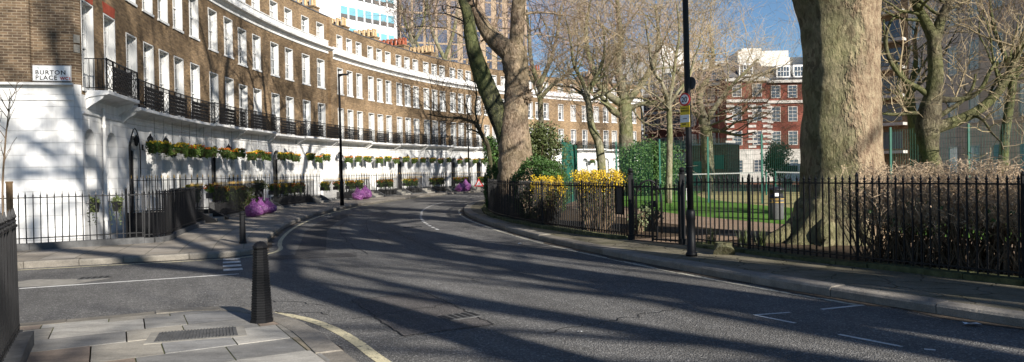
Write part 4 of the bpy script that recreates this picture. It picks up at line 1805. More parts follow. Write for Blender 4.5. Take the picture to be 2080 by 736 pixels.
doors = [h[3] for h in houses if h[3] is not None]
bounds = [-12.0] + sorted(doors) + [A1]
STEPW = .75
seg = 0
STOOP_LAB = iter(ORD)
for i, (a, b) in enumerate(zip(bounds, bounds[1:])):
    s = a + (deg(STEPW) + .05 if a in doors else .4)
    e = b - (deg(STEPW) + .05 if b in doors else .2)
    if e - s < .6:
        continue
    n = max(2, int((e - s) / 1.2))
    rail_line('area_railing', 'black gold-tipped area railing, %s stretch along the terrace from the corner' % ORD[i],
              [pol(lerp(s, e, k / n), 57.78) for k in range(n + 1)], 1.30, .14, .20, 'area railings', rails=(.08, .85), individual=False, gold=True, plinth=(.16, .1), w=.022)
for i, t in enumerate(doors):
    root = thing('entrance_steps', pol(t, 57.9, .12), 'stone entrance steps to the %s street door from the corner' % ORD[i], 'steps', 'entrance steps')
    m = MB()
    w = deg(STEPW)
    for (r0, r1, zt) in ((57.45, 57.85, .24), (57.85, 58.2, .36), (58.2, RW - .001, .48)):
        P = [pol(t - w, r0, -.2), pol(t + w, r0, -.2), pol(t + w, r1, -.2), pol(t - w, r1, -.2)]
        m.hexa(P + [Vector((p.x, p.y, zt)) for p in P])
    m.build('stone_steps', M['concrete'], root)
    for sg in (-1, 1):
        m = MB()
        P = [pol(t + sg * w, 58.0, -1.2), pol(t + sg * w, RW - .01, -1.2), pol(t + sg * (w + deg(.09)), RW - .01, -1.2), pol(t + sg * (w + deg(.09)), 58.0, -1.2)]
        m.hexa(P + [Vector((p.x, p.y, .52)) for p in P])
        # sloping cheek stone by the pavement
        P = [pol(t + sg * (w + deg(.02)), 57.35, .12), pol(t + sg * (w + deg(.02)), 57.98, .12), pol(t + sg * (w + deg(.22)), 57.98, .12), pol(t + sg * (w + deg(.22)), 57.35, .12)]
        Q = [Vector((P[0].x, P[0].y, .2)), Vector((P[1].x, P[1].y, .55)), Vector((P[2].x, P[2].y, .55)), Vector((P[3].x, P[3].y, .2))]
        m.hexa(P + Q)
        m.build('side_cheek', M['slate_grey'] if i else M['iron'], root)
    for sg in (-1, 1):
        nm = 'near' if sg < 0 else 'far'
        rail_line('step_railing', 'gold-tipped railing on the %s side of the %s entrance steps' % (nm, ORD[i]),
                  [pol(t + sg * w, 57.95), pol(t + sg * w, 59.0), pol(t + sg * w, RW - .15)], 1.28, .19, .50, 'step railings', rails=(.06, .85), individual=False, gold=True, w=.022)

# near railing at the picture's edge
np_ = [pol(-28.55 - .5 * i, 58.15) for i in range(0, 5)]
nr = rail_line('area_railing', 'tall glossy black railing on a stone plinth beside the near corner pavement', np_, 1.15, .12, .25, 'area railings', rails=(.06, .86), plinth=(.24, .2), w=.024, tip=.13)
rail_line('area_railing', 'short black return railing running into the near building', [pol(-28.55, 58.15), pol(-28.45, 58.7), pol(-28.4, 59.3)], 1.15, .09, .25, 'area railings', rails=(.06, .86), plinth=(.24, .2), w=.024, tip=.13)
wp = thing('timber_post', (-10.6, 15.75, .12), 'pale timber post standing before the white side wall', 'post')
p_ = at(22, 500, 15.6)
m = MB()
m.box((p_.x, p_.y, .85), (.09, .09, 1.5))
m.box((p_.x, p_.y, 1.62), (.10, .10, .04))
m.build('post_shaft', M['wood'], wp)

# ------------------------------------------------------------------ lanterns on the walls
lan = None
for i, (t, d) in enumerate(((-8.3, .0), (-6.75, .0), (.1, 0), (14.1, 0), (23.75, 0), (31.5, 0), (35.3, 0))):
    base = cp(t, .02, 2.85)
    lab = 'black wall lantern, %s along the terrace from the corner' % ORD[i]
    if lan is None:
        lan = thing('wall_lantern', base, lab, 'lantern', 'wall lanterns', rz=-R(t))
        B = lan.matrix_basis
        m = MB()
        m.tube([B @ Vector(q) for q in ((0, 0, -.15), (.1, 0, -.26), (.22, 0, -.2), (.26, 0, -.1))], .012, 6)
        m.box((0.0, 0, -.1), (.03, .08, .2), B)
        m.build('bracket', M['iron'], lan)
        m = MB()
        for s in range(4):
            a = s * math.pi / 2 + math.pi / 4
            m.bar(B @ Vector((.26 + .06 * math.cos(a), .06 * math.sin(a), -.08)), B @ Vector((.26 + .11 * math.cos(a), .11 * math.sin(a), .2)), .014)
        m.lathe(B @ Vector((.26, 0, .2)), [(.12, 0), (.10, .04), (.03, .13), (.03, .16), (.005, .2)], 8)
        m.lathe(B @ Vector((.26, 0, -.1)), [(.02, 0), (.07, .02), (.05, .03)], 8)
        m.build('lantern_frame', M['iron'], lan)
        m = MB()
        m.lathe(B @ Vector((.26, 0, -.07)), [(.055, 0), (.1, .26)], 4, math.pi / 4)
        m.build('lantern_glass', M['glass'], lan)
    else:
        copy_tree(lan, Matrix.Translation(base) @ Matrix.Rotation(-R(t), 4, 'Z'), lab)
ov = thing('overthrow_lantern', cp(-9.1, .35, 2.9), 'tall black iron overthrow with a lantern above the nearest black door', 'lantern')
m = MB()
arc = [cp(-9.3 + deg(x * .8), .12, z) for x, z in ((-.6, 1.7), (-.6, 2.6), (-.45, 3.05), (-.2, 3.3), (0, 3.36), (.2, 3.3), (.45, 3.05), (.6, 2.6), (.6, 1.7))]
m.tube(arc, .02, 6)
m.build('iron_arch', M['iron'], ov)
m = MB()
q = cp(-9.3, .16, 2.75)
m.lathe(q, [(.02, 0), (.06, .04), (.09, .22), (.11, .24), (.04, .34), (.01, .4)], 6)
m.build('lantern', M['iron'], ov)


# ------------------------------------------------------------------ flower baskets and planters
def blob_leaves(mb, c, rad, n, size, rng, shell=.55, flat=0.0, asp=.6, zmin=None):
    k = 0
    while k < n:
        v = Vector((rng.gauss(0, 1), rng.gauss(0, 1), rng.gauss(0, 1))).normalized()
        r = rng.uniform(shell, 1.0)
        lump = 1 + .28 * noise.noise((v.x * 2.3 + c[0], v.y * 2.3 + c[1], v.z * 2.3 + c[2]))
        p = Vector((c[0] + v.x * rad[0] * r * lump, c[1] + v.y * rad[1] * r * lump, c[2] + v.z * rad[2] * r * lump))
        k += 1
        if zmin is not None and p.z < zmin:
            continue
        mb.leaf(p, size * rng.uniform(.6, 1.3), rng, asp, flat)


def basket(seed, fl, loc, label, group):
    rng = random.Random(seed)
    o = thing('hanging_basket', loc, label, 'flower basket', group)
    B = o.matrix_basis
    m = MB()
    m.lathe(loc, [(.04, -.24), (.12, -.2), (.18, -.1), (.2, 0)], 10)
    m.build('basket_bowl', M['straw'], o)
    m = MB()
    blob_leaves(m, (loc[0], loc[1], loc[2] + .0), (.30, .30, .19), 520, .085, rng)
    for k in range(5):
        a = rng.uniform(0, 6.28)
        blob_leaves(m, (loc[0] + .2 * math.cos(a), loc[1] + .2 * math.sin(a), loc[2] - .17), (.10, .10, .14), 60, .07, rng, .2)
    m.build('foliage', M['leaf_basket'], o)
    m = MB()
    m2 = MB()
    for k in range(64):
        a, r = rng.uniform(0, 6.28), .29 * math.sqrt(rng.random())
        p = (loc[0] + r * math.cos(a), loc[1] + r * math.sin(a), loc[2] + .17 - .5 * r * r + rng.uniform(-.04, .03))
        (m if rng.random() < fl else m2).leaf(p, .085, rng, .9)
    m.build('flowers', M['fl_yellow'], o)
    m2.build('flowers', M['fl_orange'], o)
    m = MB()
    m.bar((loc[0], loc[1], loc[2] + .15), (loc[0], loc[1], 3.8), .008)
    for k in range(3):
        a = k * 2.09
        m.bar((loc[0] + .19 * math.cos(a), loc[1] + .19 * math.sin(a), loc[2]), (loc[0], loc[1], loc[2] + .4), .006)
    m.build('chain', M['iron'], o)
    return o


bth = [-8.6, -7.6, -6.7, -5.8, -5.0, -4.2, -3.3, -2.4, -1.0, -.2, .7, 2.3, 3.2, 4.1, 5.9, 6.9, 7.9, 9.9, 10.9, 11.9, 14.9, 16.3, 17.6, 19.3, 20.5, 21.6, 23.1, 24.4, 25.6, 27.0, 28.2, 29.4, 31.0, 32.2, 33.4, 34.6, 35.4, 51.0, 52.0]
protos = []
lips = ('yellow', 'red and yellow', 'orange', 'mostly green')
for i, t in enumerate(bth):
    p = cp(t, .52 + .03 * math.sin(i * 5.1), 2.78 + .06 * math.sin(i * 2.7))
    v = (i * 2 + i // 3) % 4
    lab = '%s flowered hanging basket, %s from the street corner' % (lips[v], ORD[i])
    if len(protos) <= v and v == len(protos):
        protos.append(basket(20 + v, (.85, .45, .15, .6)[v], tuple(p), lab, 'hanging baskets under the balconies'))
    else:
        v2 = min(v, len(protos) - 1)
        if v2 != v:
            lab = '%s flowered hanging basket, %s from the street corner' % (lips[v2], ORD[i])
        rg = random.Random(i)
        s = rg.uniform(.85, 1.1)
        copy_tree(protos[v2], Matrix.Translation(p) @ Matrix.Rotation(rg.uniform(0, 6), 4, 'Z') @ Matrix.Diagonal((s, s, 1, 1)), lab)


# planters standing on the area railings
def planter(seed, fl, loc, rz, label, L=.9):
    rng = random.Random(seed)
    o = thing('flower_planter', loc, label, 'planter', 'planters behind the area railings', rz)
    B = o.matrix_basis
    m = MB()
    m.box((0, 0, -.02), (.24, L, .2), B)
    m.build('trough', M['black_plastic'], o)
    m = MB()
    for k in range(4):
        y = -L / 2 + L * (k + .5) / 4
        blob_leaves(m, B @ Vector((0, y, .2)), (.22, L / 6.5, .21), 230, .085, rng, .3)
        blob_leaves(m, B @ Vector((.12, y, -.02)), (.10, L / 8, .22), 80, .06, rng, .2)
    m.build('foliage', M['leaf_basket'], o)
    m, m2 = MB(), MB()
    for k in range(150):
        p = B @ Vector((rng.uniform(-.2, .2), rng.uniform(-L / 2, L / 2), .34 + rng.uniform(-.10, .07)))
        (m if rng.random() < fl else m2).leaf(p, .085, rng, .9)
    m.build('flowers', M['fl_yellow'], o)
    m2.build('flowers', M['fl_orange'], o)
    return o


pth_ = [-9.9, -7.3, -6.1, -4.9, -3.6, 1.0, 2.2, 3.4, 4.6, 8.3, 10.2, 12.0, 13.3, 16.6, 17.8, 20.5, 21.6, 24.6, 25.7, 28.4, 29.6, 32.2, 33.2, 36.0]
pp_ = []
for i, t in enumerate(pth_):
    loc = pol(t, 58.12, .88 if i > 1 else 1.0)
    v = i % 3
    lab = '%s planted trough on the area railing, %s from the corner' % (('yellow', 'orange', 'mixed')[v], ORD[i])
    if i < 3:
        pp_.append(planter(60 + i, (.9, .3, .6)[v], loc, -R(t), lab))
    else:
        copy_tree(pp_[v], Matrix.Translation(loc) @ Matrix.Rotation(-R(t), 4, 'Z'), lab)

# climbing shrubs by the area
def shrub(name, loc, rad, n, size, mat, seed, label, cat='shrub', group=None, shell=.5, stems=True, clumps=9, asp=.6, zmin=.1, dome=False):
    rng = random.Random(seed)
    o = thing(name, (loc[0], loc[1], .1), label, cat, group)
    m = MB()
    if dome:
        blob_leaves(m, loc, rad, n, size, rng, .8, asp=asp, zmin=zmin)
        clumps = 0
    for k in range(clumps):
        v = Vector((rng.gauss(0, 1), rng.gauss(0, 1), rng.gauss(0, 1))).normalized()
        c = (loc[0] + v.x * rad[0] * .5, loc[1] + v.y * rad[1] * .5, loc[2] + v.z * rad[2] * .5)
        f = rng.uniform(.45, .68)
        blob_leaves(m, c, (rad[0] * f, rad[1] * f, rad[2] * f), n // clumps, size, rng, shell, asp=asp, zmin=zmin)
    m.build('foliage', mat, o)
    if stems:
        m = MB()
        for k in range(9):
            a = rng.uniform(0, 6.28)
            q = Vector((loc[0] + rad[0] * .6 * math.cos(a), loc[1] + rad[1] * .6 * math.sin(a), loc[2] + rad[2] * rng.uniform(0, .5)))
            b = Vector((loc[0] + rng.uniform(-.1, .1), loc[1] + rng.uniform(-.1, .1), .05))
            m.tube([b, b.lerp(q, .5) + Vector((rng.uniform(-.1, .1), rng.uniform(-.1, .1), .1)), q], [.03, .02, .008], 5)
        m.build('stems', M['twig'], o)
    return o


cq = pol(-3.9, 57.9)
shrub('climbing_shrub', (cq.x, cq.y, .75), (.55, .8, .6), 1600, .09, M['leaf_mid'], 5, 'pale green shrub spilling through the area railing behind the purple sacks')
cq = pol(-1.6, 58.0)
shrub('climbing_shrub', (cq.x, cq.y, 1.2), (.4, .9, .35), 900, .09, M['leaf_mid'], 6, 'leafy shrub on the area railing, top of the railing height', zmin=.8)
for i, (px, py) in enumerate(((192, 420), (238, 418))):
    q = at(px, py, 16.9)
    o = thing('hanging_pot', q, ('ivy pot hung on the railing, nearer the timber post', 'ivy pot hung on the railing, nearer the drainpipe')[i], 'flower pot', 'ivy pots on the side railing')
    m = MB()
    m.lathe(q, [(.09, -.13), (.12, .1)], 4, .78)
    m.build('pot', M['black_plastic'], o)
    m = MB()
    rng = random.Random(i)
    blob_leaves(m, (q.x, q.y, q.z + .12), (.15, .12, .12), 130, .07, rng, .2)
    for k in range(6):
        a = rng.uniform(-.12, .16)
        for j in range(14):
            m.leaf((q.x + a + rng.uniform(-.03, .03), q.y - .1, q.z + .05 - j * .035 * rng.uniform(.6, 1.1)), .05, rng)
    m.build('ivy', M['leaf_mid'], o)

# ------------------------------------------------------------------ trees
rngT = random.Random(77)


def rot_about(d, ang, rng):
    ax = d.cross(Vector((rng.gauss(0, 1), rng.gauss(0, 1), rng.gauss(0, 1)))).normalized()
    return (Matrix.Rotation(ang, 3, ax) @ d).normalized()


def grow(tr, tw, p, d, r, L, lvl, maxl, rng, up=.08, wig=.16, nch=(5, 5, 5, 4, 4), fat=3, minr=.007):
    n = 7 if lvl <= 1 else (5 if lvl == 2 else 4)
    pts, rad = [p.copy()], [r]
    dirs = [d.copy()]
    for i in range(n):
        d = (d + Vector((rng.gauss(0, wig), rng.gauss(0, wig), rng.gauss(0, wig) + up))).normalized()
        p = p + d * (L / n)
        pts.append(p.copy())
        rad.append(max(minr * .7, r * (1 - .72 * (i + 1) / n)))
        dirs.append(d.copy())
    tgt = tr if lvl < fat and r > .035 else tw
    tgt.tube(pts, rad, 8 if r > .09 else (5 if r > .03 else 3), cap=False)
    if lvl >= maxl:
        return
    k = nch[min(lvl, len(nch) - 1)]
    for j in range(k):
        t = .22 + .78 * (j + rng.random()) / k
        i = min(n - 1, int(t * n))
        f = t * n - i
        q = pts[i].lerp(pts[i + 1], min(1, f))
        rr_ = lerp(rad[i], rad[i + 1], min(1, f))
        dd = rot_about(dirs[i], R(rng.uniform(28, 62)), rng)
        grow(tr, tw, q, dd, max(minr, rr_ * rng.uniform(.5, .75)), L * rng.uniform(.5, .75), lvl + 1, maxl, rng, up, wig * 1.12, nch, fat, minr)


def limb(tr, pts, rads, n=14, bump=.05, seed=0.0, sub=4):
    """a hand-shaped limb through points, smoothed"""
    P, Q = [], []
    pts = [Vector(p) for p in pts]
    for i in range(len(pts) - 1):
        p0 = pts[max(0, i - 1)]
        p1, p2 = pts[i], pts[i + 1]
        p3 = pts[min(len(pts) - 1, i + 2)]
        for k in range(sub):
            t = k / sub
            P.append(0.5 * ((2 * p1) + (p2 - p0) * t + (2 * p0 - 5 * p1 + 4 * p2 - p3) * t * t + (3 * p1 - p0 - 3 * p2 + p3) * t ** 3))
            Q.append(lerp(rads[i], rads[i + 1], t))
    P.append(pts[-1])
    Q.append(rads[-1])
    tr.tube(P, Q, n, bump, seed)
    return P, Q


def sprout(tr, tw, P, Q, start, count, rng, L0, maxl=3, ang=(35, 75), up=.05, wig=.18, nch=(5, 5, 5, 4), rf=.5, rmax=.12):
    for j in range(count):
        t = start + (1 - start) * (j + rng.random()) / count
        i = min(len(P) - 2, int(t * (len(P) - 1)))
        d = (P[i + 1] - P[i]).normalized()
        dd = rot_about(d, R(rng.uniform(*ang)), rng)
        grow(tr, tw, P[i], dd, min(rmax, max(.02, Q[i] * rf)), L0 * rng.uniform(.6, 1.2), 1, maxl, rng, up, wig, nch, 3)


# 1. the great plane on the right
def big_plane():
    rng = random.Random(31)
    Dp = 15.2
    b = at(1712, 497, Dp)
    b.z = 0
    o = thing('plane_tree', b, 'massive plane tree trunk with flaking bark inside the garden railing', 'tree', 'plane trees')
    tr, tw = MB(), MB()
    T_ = lambda px, py, dd=0: at(px, py, Dp + dd)
    P = [Vector((b.x - .1, b.y, -.1)), Vector((b.x - .1, b.y, .35)), Vector((b.x - .05, b.y, .9)), T_(1714, 400), T_(1706, 300), T_(1706, 200), T_(1706, 120), T_(1703, 50), T_(1697, 0), T_(1685, -60), T_(1675, -130)]
    px2r = lambda w: w / FPX * Dp / 2
    rad = [1.08, .93, .87, px2r(164), px2r(154), px2r(146), px2r(143), px2r(148), px2r(160), px2r(178), px2r(160)]
    # root flare: sectors bulge
    pts = []
    PP, QQ = [], []
    sub = 7
    for i in range(len(P) - 1):
        for k in range(sub):
            t = k / sub
            PP.append(P[i].lerp(P[i + 1], t))
            QQ.append(lerp(rad[i], rad[i + 1], t * t * (3 - 2 * t)))
    PP.append(P[-1])
    QQ.append(rad[-1])
    nseg = 56
    o0 = len(tr.v)
    for i, (p, r) in enumerate(zip(PP, QQ)):
        for k in range(nseg):
            a = 2 * math.pi * k / nseg
            dx, dy = math.cos(a), math.sin(a)
            fl = max(0, 1 - p.z / 1.05) if p.z < 1.05 else 0
            lobes = 1 + fl * fl * (.25 * max(0, math.cos(a * 1 - math.pi)) ** 3 + .16 * math.cos(a * 5 + .7) + .08 * math.cos(a * 9))
            flute = .035 * math.cos(a * 3 + p.z * .35) + .02 * math.cos(a * 7 - p.z * .5)
            nz = .05 * noise.noise((dx * 2.2, dy * 2.2, p.z * 1.2)) + .022 * noise.noise((dx * 7, dy * 7, p.z * 4.5)) + .014 * noise.noise((dx * 18, dy * 18, p.z * 9))
            rr_ = r * (lobes + flute + nz)
            tr.v.append((p.x + dx * rr_, p.y + dy * rr_, p.z))
    for i in range(len(PP) - 1):
        for k in range(nseg):
            a, c = o0 + i * nseg + k, o0 + i * nseg + (k + 1) % nseg
            tr.f.append((a, c, c + nseg, a + nseg))
    for (dx0, dy0), L0_, r0 in (((-1, -.05), 1.75, .24), ((-.6, -.8), 1.3, .2), ((.2, -1), 1.2, .22), ((.9, -.5), 1.4, .2), ((-.8, .7), 1.3, .2)):
        q0 = Vector((b.x - .1, b.y, 0))
        v0 = Vector((dx0, dy0, 0)).normalized()
        sd0 = Vector((-v0.y, v0.x, 0))
        limb(tr, [q0 + v0 * .62 + Vector((0, 0, .62)), q0 + v0 * .95 + Vector((0, 0, .30)), q0 + v0 * (L0_ * .8) + sd0 * .08 + Vector((0, 0, .16)), q0 + v0 * (L0_ * 1.05) + Vector((0, 0, .04))], [r0 * 1.15, r0, r0 * .62, .04], 10, .12, dx0 * 5)
    top = P[-1]
    lims = [((-.6, .3, 1), .55, 13), ((.3, -.5, 1), .5, 12), ((-.2, .5, 1.3), .40, 9), ((-.3, -.7, 1.2), .45, 13)]
    for v, r, L in lims:
        d = Vector(v).normalized()
        q = [top - Vector((0, 0, .6)), top + d * .8, top + d * L * .4 + Vector((0, 0, .4)), top + d * L * .75 + Vector((rng.uniform(-1, 1), rng.uniform(-1, 1), .8)), top + d * L + Vector((0, 0, 1.5))]
        A_, B_ = limb(tr, q, [r, r * .85, r * .6, r * .38, r * .15], 12, .06, rng.random() * 9)
        sprout(tr, tw, A_, B_, .25, 8, rng, 4.2, 3)
    tr.build('trunk', M['bark_plane'], o, True)
    tw.build('crown', M['twig'], o)
    return o


big_plane()


# 2. the twin-stemmed plane on the bend
def twin_plane():
    rng = random.Random(8)
    D = 27.5
    b = at(1047, 420, D)
    b.z = 0
    o = thing('plane_tree', b, 'twin-stemmed plane tree with a round burl and one dark mossy leaning stem', 'tree', 'plane trees')
    tr, tw, dk = MB(), MB(), MB()
    T_ = lambda px, py, dd=0: at(px, py, D + dd)
    q = lambda w: w / FPX * D / 2
    A_, B_ = limb(tr, [Vector((b.x, b.y, -.1)), Vector((b.x, b.y, .6)), T_(1047, 350), T_(1046, 300), T_(1045, 250), T_(1049, 200), T_(1050, 160), T_(1046, 125), T_(1046, 95)],
                  [1.0, .85, q(72), q(66), q(58), q(50), q(48), q(56), q(44)], 28, .10, 3.1, 6)
    # right leader
    A1_, B1_ = limb(tr, [T_(1047, 105), T_(1050, 70), T_(1051, 40), T_(1054, 0), T_(1060, -70), T_(1050, -160)], [q(30), q(30), q(29), q(28), q(22), q(12)], 18, .08, 4.4, 5)
    # left arm crossing to the dark stem
    A2_, B2_ = limb(tr, [T_(1046, 118), T_(1028, 100), T_(1004, 82), T_(985, 58), T_(972, 30), T_(958, 8), T_(945, -40), T_(935, -120)], [q(46), q(42), q(34), q(27), q(25), q(24), q(18), q(10)], 16, .08, 5.4, 5)
    # dark leaning stem
    A3_, B3_ = limb(dk, [T_(1036, 320, .1), T_(1026, 270, .1), T_(1008, 225, 0), T_(990, 180, -.1), T_(974, 140, -.1), T_(962, 100, -.2), T_(955, 65, -.2), T_(950, 30, -.3), T_(934, -20, -.3), T_(915, -110, -.5)],
                    [q(36), q(42), q(40), q(38), q(35), q(30), q(26), q(22), q(17), q(9)], 18, .08, 6.4, 5)
    for A, B, st, n, L, rm in ((A1_, B1_, .45, 7, 4.0, .06), (A2_, B2_, .55, 7, 3.8, .05), (A3_, B3_, .5, 7, 3.6, .04)):
        sprout(tr, tw, A, B, st, n, rng, L, 4, (35, 85), .02, .2, (5, 5, 4, 4), .35, rm)
    # high limbs above the frame that shade the terrace
    for v in ((.5, .2, 1), (-.6, .3, 1), (0, -.5, 1), (.3, .7, .8)):
        d = Vector(v).normalized()
        t0 = A1_[-1] if v[0] > 0 else A3_[-1]
        grow(tr, tw, t0, d, .16, 6.0, 0, 4, rng, .05, .15, (6, 5, 5, 4))
    tr.build('trunk', M['bark_pink'], o, True)
    dk.build('mossy_stem', M['bark_moss'], o, True)
    tw.build('crown', M['twig'], o)
    bu = MB()
    c = at(1070, 193, D - .25)
    for k in range(60):
        v = Vector((rng.gauss(0, 1), rng.gauss(0, 1), rng.gauss(0, 1))).normalized()
        p = c + Vector((v.x * .17, v.y * .17, v.z * .28))
        bu.tube([p, p + v * .05, p + v * .1], [.05, .045, .02], 5)
    bu.tube([c - Vector((0, 0, .3)), c - Vector((0, 0, .12)), c + Vector((0, 0, .12)), c + Vector((0, 0, .3))], [.08, .2, .2, .07], 10, .3)
    bu.build('burl', M['bark_pink'], o)
    return o


twin_plane()


# 3. the dark-barked tree behind the hedge
def dark_tree():
    rng = random.Random(19)
    D = 20.5
    b = at(1893, 420, D)
    b.z = 0
    o = thing('bare_tree', b, 'dark-barked bare tree with long sweeping side limbs behind the twiggy hedge', 'tree')
    tr, tw = MB(), MB()
    T_ = lambda px, py, dd=0: at(px, py, D + dd)
    q = lambda w: w / FPX * D / 2
    A_, B_ = limb(tr, [Vector((b.x, b.y, -.1)), T_(1893, 350), T_(1888, 310), T_(1884, 265), T_(1888, 230), T_(1896, 190), T_(1900, 150), T_(1898, 105), T_(1897, 75)], [.4, q(40), q(34), q(44), q(44), q(33), q(29), q(27), q(24)], 18, .09, 1.0, 5)
    LB = []
    LB.append(limb(tr, [T_(1897, 82), T_(1885, 55), T_(1872, 30), T_(1858, 0), T_(1840, -70), T_(1830, -140)], [q(24), q(21), q(18), q(17), q(12), q(6)], 12, .06, 2))
    LB.append(limb(tr, [T_(1899, 85), T_(1908, 50), T_(1920, 20), T_(1930, 0), T_(1955, -60), T_(1975, -130)], [q(24), q(20), q(17), q(16), q(11), q(6)], 12, .06, 3))
    LB.append(limb(tr, [T_(1890, 262), T_(1915, 255), T_(1950, 243), T_(1990, 222), T_(2025, 190), T_(2050, 150), T_(2066, 110), T_(2085, 60), T_(2110, -10)], [q(30), q(25), q(21), q(19), q(17), q(15), q(13), q(11), q(7)], 12, .06, 4))
    LB.append(limb(tr, [T_(1896, 200), T_(1930, 203), T_(1970, 198), T_(1995, 178), T_(2008, 150), T_(2022, 128)], [q(16), q(12), q(10), q(9), q(7), q(4)], 10, .05, 5))
    LB.append(limb(tr, [T_(1895, 245), T_(1925, 225), T_(1955, 205), T_(1975, 180), T_(1982, 150)], [q(13), q(10), q(8), q(6), q(4)], 10, .05, 6))
    LB.append(limb(tr, [T_(1890, 200), T_(1870, 182), T_(1840, 165), T_(1818, 140), T_(1803, 110), T_(1800, 75), T_(1812, 40), T_(1840, 20)], [q(12), q(11), q(10), q(9), q(8), q(7), q(5), q(3)], 10, .05, 7))
    LB.append(limb(tr, [T_(1882, 232), T_(1850, 230), T_(1820, 233), T_(1785, 230)], [q(10), q(8), q(7), q(4)], 8, .05, 8))
    for i, (A, B) in enumerate(LB):
        sprout(tr, tw, A, B, .25, 7 if i < 3 else 5, rng, 2.6 if i < 3 else 1.6, 4 if i < 3 else 3, (30, 80), .06, .2, (5, 5, 4, 4), .4, .05)
    tr.build('trunk', M['bark_cherry'], o, True)
    tw.build('crown', M['twig_olive'], o)
    return o


dark_tree()


# 4. pale forked trees in the garden beyond
def garden_tree(D, skel, rads, limbs, label, bark, twig, seed, L0=3.5, lv=4, cnt=7, nch=(5, 5, 5, 4)):
    rng = random.Random(seed)
    T_ = lambda px, py, dd=0: at(px, py, D + dd)
    q = lambda w: w / FPX * D / 2
    b = T_(*skel[0])
    b.z = 0
    o = thing('bare_tree', b, label, 'tree')
    tr, tw = MB(), MB()
    A, B = limb(tr, [Vector((b.x, b.y, -.1))] + [T_(*s) for s in skel[1:]], [q(r) for r in rads], 14, .08, seed)
    sprout(tr, tw, A, B, .75, 4, rng, L0, lv, (30, 70), .08, .2, nch, .45, .08)
    for pts, rs_ in limbs:
        A, B = limb(tr, [T_(*s) for s in pts], [q(r) for r in rs_], 10, .06, seed + 1)
        sprout(tr, tw, A, B, .25, cnt, rng, L0, lv, (30, 75), .06, .2, nch, .45, .07)
    tr.build('trunk', M[bark], o, True)
    tw.build('crown', M[twig], o)
    return o


garden_tree(44, [(1275, 360), (1272, 290), (1270, 240), (1268, 205)], [34, 30, 27, 28],
            [([(1270, 215), (1245, 200), (1222, 180), (1208, 150), (1195, 110), (1190, 60), (1200, 0)], [20, 15, 13, 12, 10, 8, 4]),
             ([(1268, 210), (1262, 170), (1255, 130), (1262, 80), (1255, 20), (1250, -60)], [20, 17, 15, 12, 9, 4]),
             ([(1268, 212), (1292, 185), (1310, 160), (1330, 120), (1338, 70), (1330, 10)], [18, 15, 13, 10, 8, 4]),
             ([(1272, 240), (1245, 225), (1228, 205), (1214, 188)], [17, 14, 11, 5]),
             ([(1272, 225), (1300, 212), (1335, 205)], [12, 8, 3])],
            'stout pale forked bare tree beyond the yellow blossom', 'bark_pale', 'twig_red', 41, 4.5)
garden_tree(36, [(1226, 345), (1218, 300), (1202, 260), (1196, 215), (1192, 185)], [19, 17, 15, 13, 12],
            [([(1192, 190), (1205, 165), (1220, 140), (1228, 100), (1225, 50)], [10, 8, 7, 5, 3]),
             ([(1192, 190), (1180, 160), (1165, 130), (1160, 90), (1150, 40)], [9, 8, 6, 5, 3])],
            'crooked slim bare tree between the green fence posts', 'bark_pale', 'twig_olive', 42, 2.8)
garden_tree(33, [(1357, 350), (1360, 300), (1360, 250), (1358, 205)], [14, 12, 11, 11],
            [([(1358, 208), (1345, 170), (1325, 140), (1318, 90), (1310, 40)], [9, 7, 6, 5, 3]),
             ([(1358, 208), (1366, 170), (1372, 120), (1380, 70), (1375, 10)], [9, 7, 6, 5, 3]),
             ([(1358, 215), (1378, 185), (1398, 160), (1410, 120), (1425, 80)], [8, 6, 5, 4, 2])],
            'slender grey bare tree nearest the speed limit sign', 'bark_pale', 'twig_olive', 43, 3.2)
garden_tree(50, [(1440, 350), (1436, 290), (1430, 240)], [26, 24, 22],
            [([(1432, 245), (1420, 200), (1440, 150), (1448, 110), (1440, 50)], [17, 14, 11, 8, 4]),
             ([(1432, 245), (1400, 215), (1385, 170), (1370, 130)], [14, 10, 8, 4]),
             ([(1432, 250), (1465, 200), (1490, 170), (1520, 140), (1540, 120)], [12, 9, 7, 5, 3]),
             ([(1434, 262), (1470, 268), (1500, 275), (1535, 268)], [10, 7, 5, 2])],
            'broad bare tree in front of the red mansion block, twigs catching the sun', 'bark_pale', 'twig_olive', 44, 4.8)
garden_tree(30, [(1003, 345), (994, 310), (980, 275), (962, 246)], [10, 9, 8, 7],
            [([(964, 250), (935, 240), (900, 238), (868, 232)], [6, 5, 3, 2]),
             ([(975, 265), (965, 225), (968, 190), (960, 150)], [5, 4, 3, 2]),
             ([(990, 300), (972, 270), (945, 262)], [5, 4, 2])],
            'small arching bare tree leaning out beside the twin-stemmed plane', 'bark_cherry', 'twig', 45, 1.8, 3)
garden_tree(52, [(1100, 345), (1100, 280), (1098, 220), (1095, 170)], [13, 12, 11, 9],
            [([(1095, 175), (1080, 130), (1075, 80), (1070, 20)], [12, 9, 7, 4]),
             ([(1095, 175), (1115, 130), (1130, 80), (1140, 10)], [12, 9, 7, 4]),
             ([(1097, 200), (1125, 170), (1155, 150), (1180, 120)], [10, 8, 6, 3])],
            'bare tree rising behind the laurel bush', 'bark_pale', 'twig_red', 46, 4.8)
garden_tree(40, [(1862, 345), (1858, 290), (1852, 230), (1845, 170)], [22, 20, 18, 15],
            [([(1847, 180), (1860, 130), (1858, 80), (1870, 20)], [12, 9, 7, 4]),
             ([(1847, 180), (1825, 140), (1800, 100), (1795, 40)], [12, 9, 7, 4]),
             ([(1850, 210), (1820, 190), (1800, 180)], [9, 6, 3])],
            'dim bare tree behind the green fence next to the dark-barked tree', 'bark_moss', 'twig', 47, 4.0, 4, 5, (4, 4, 4, 4))
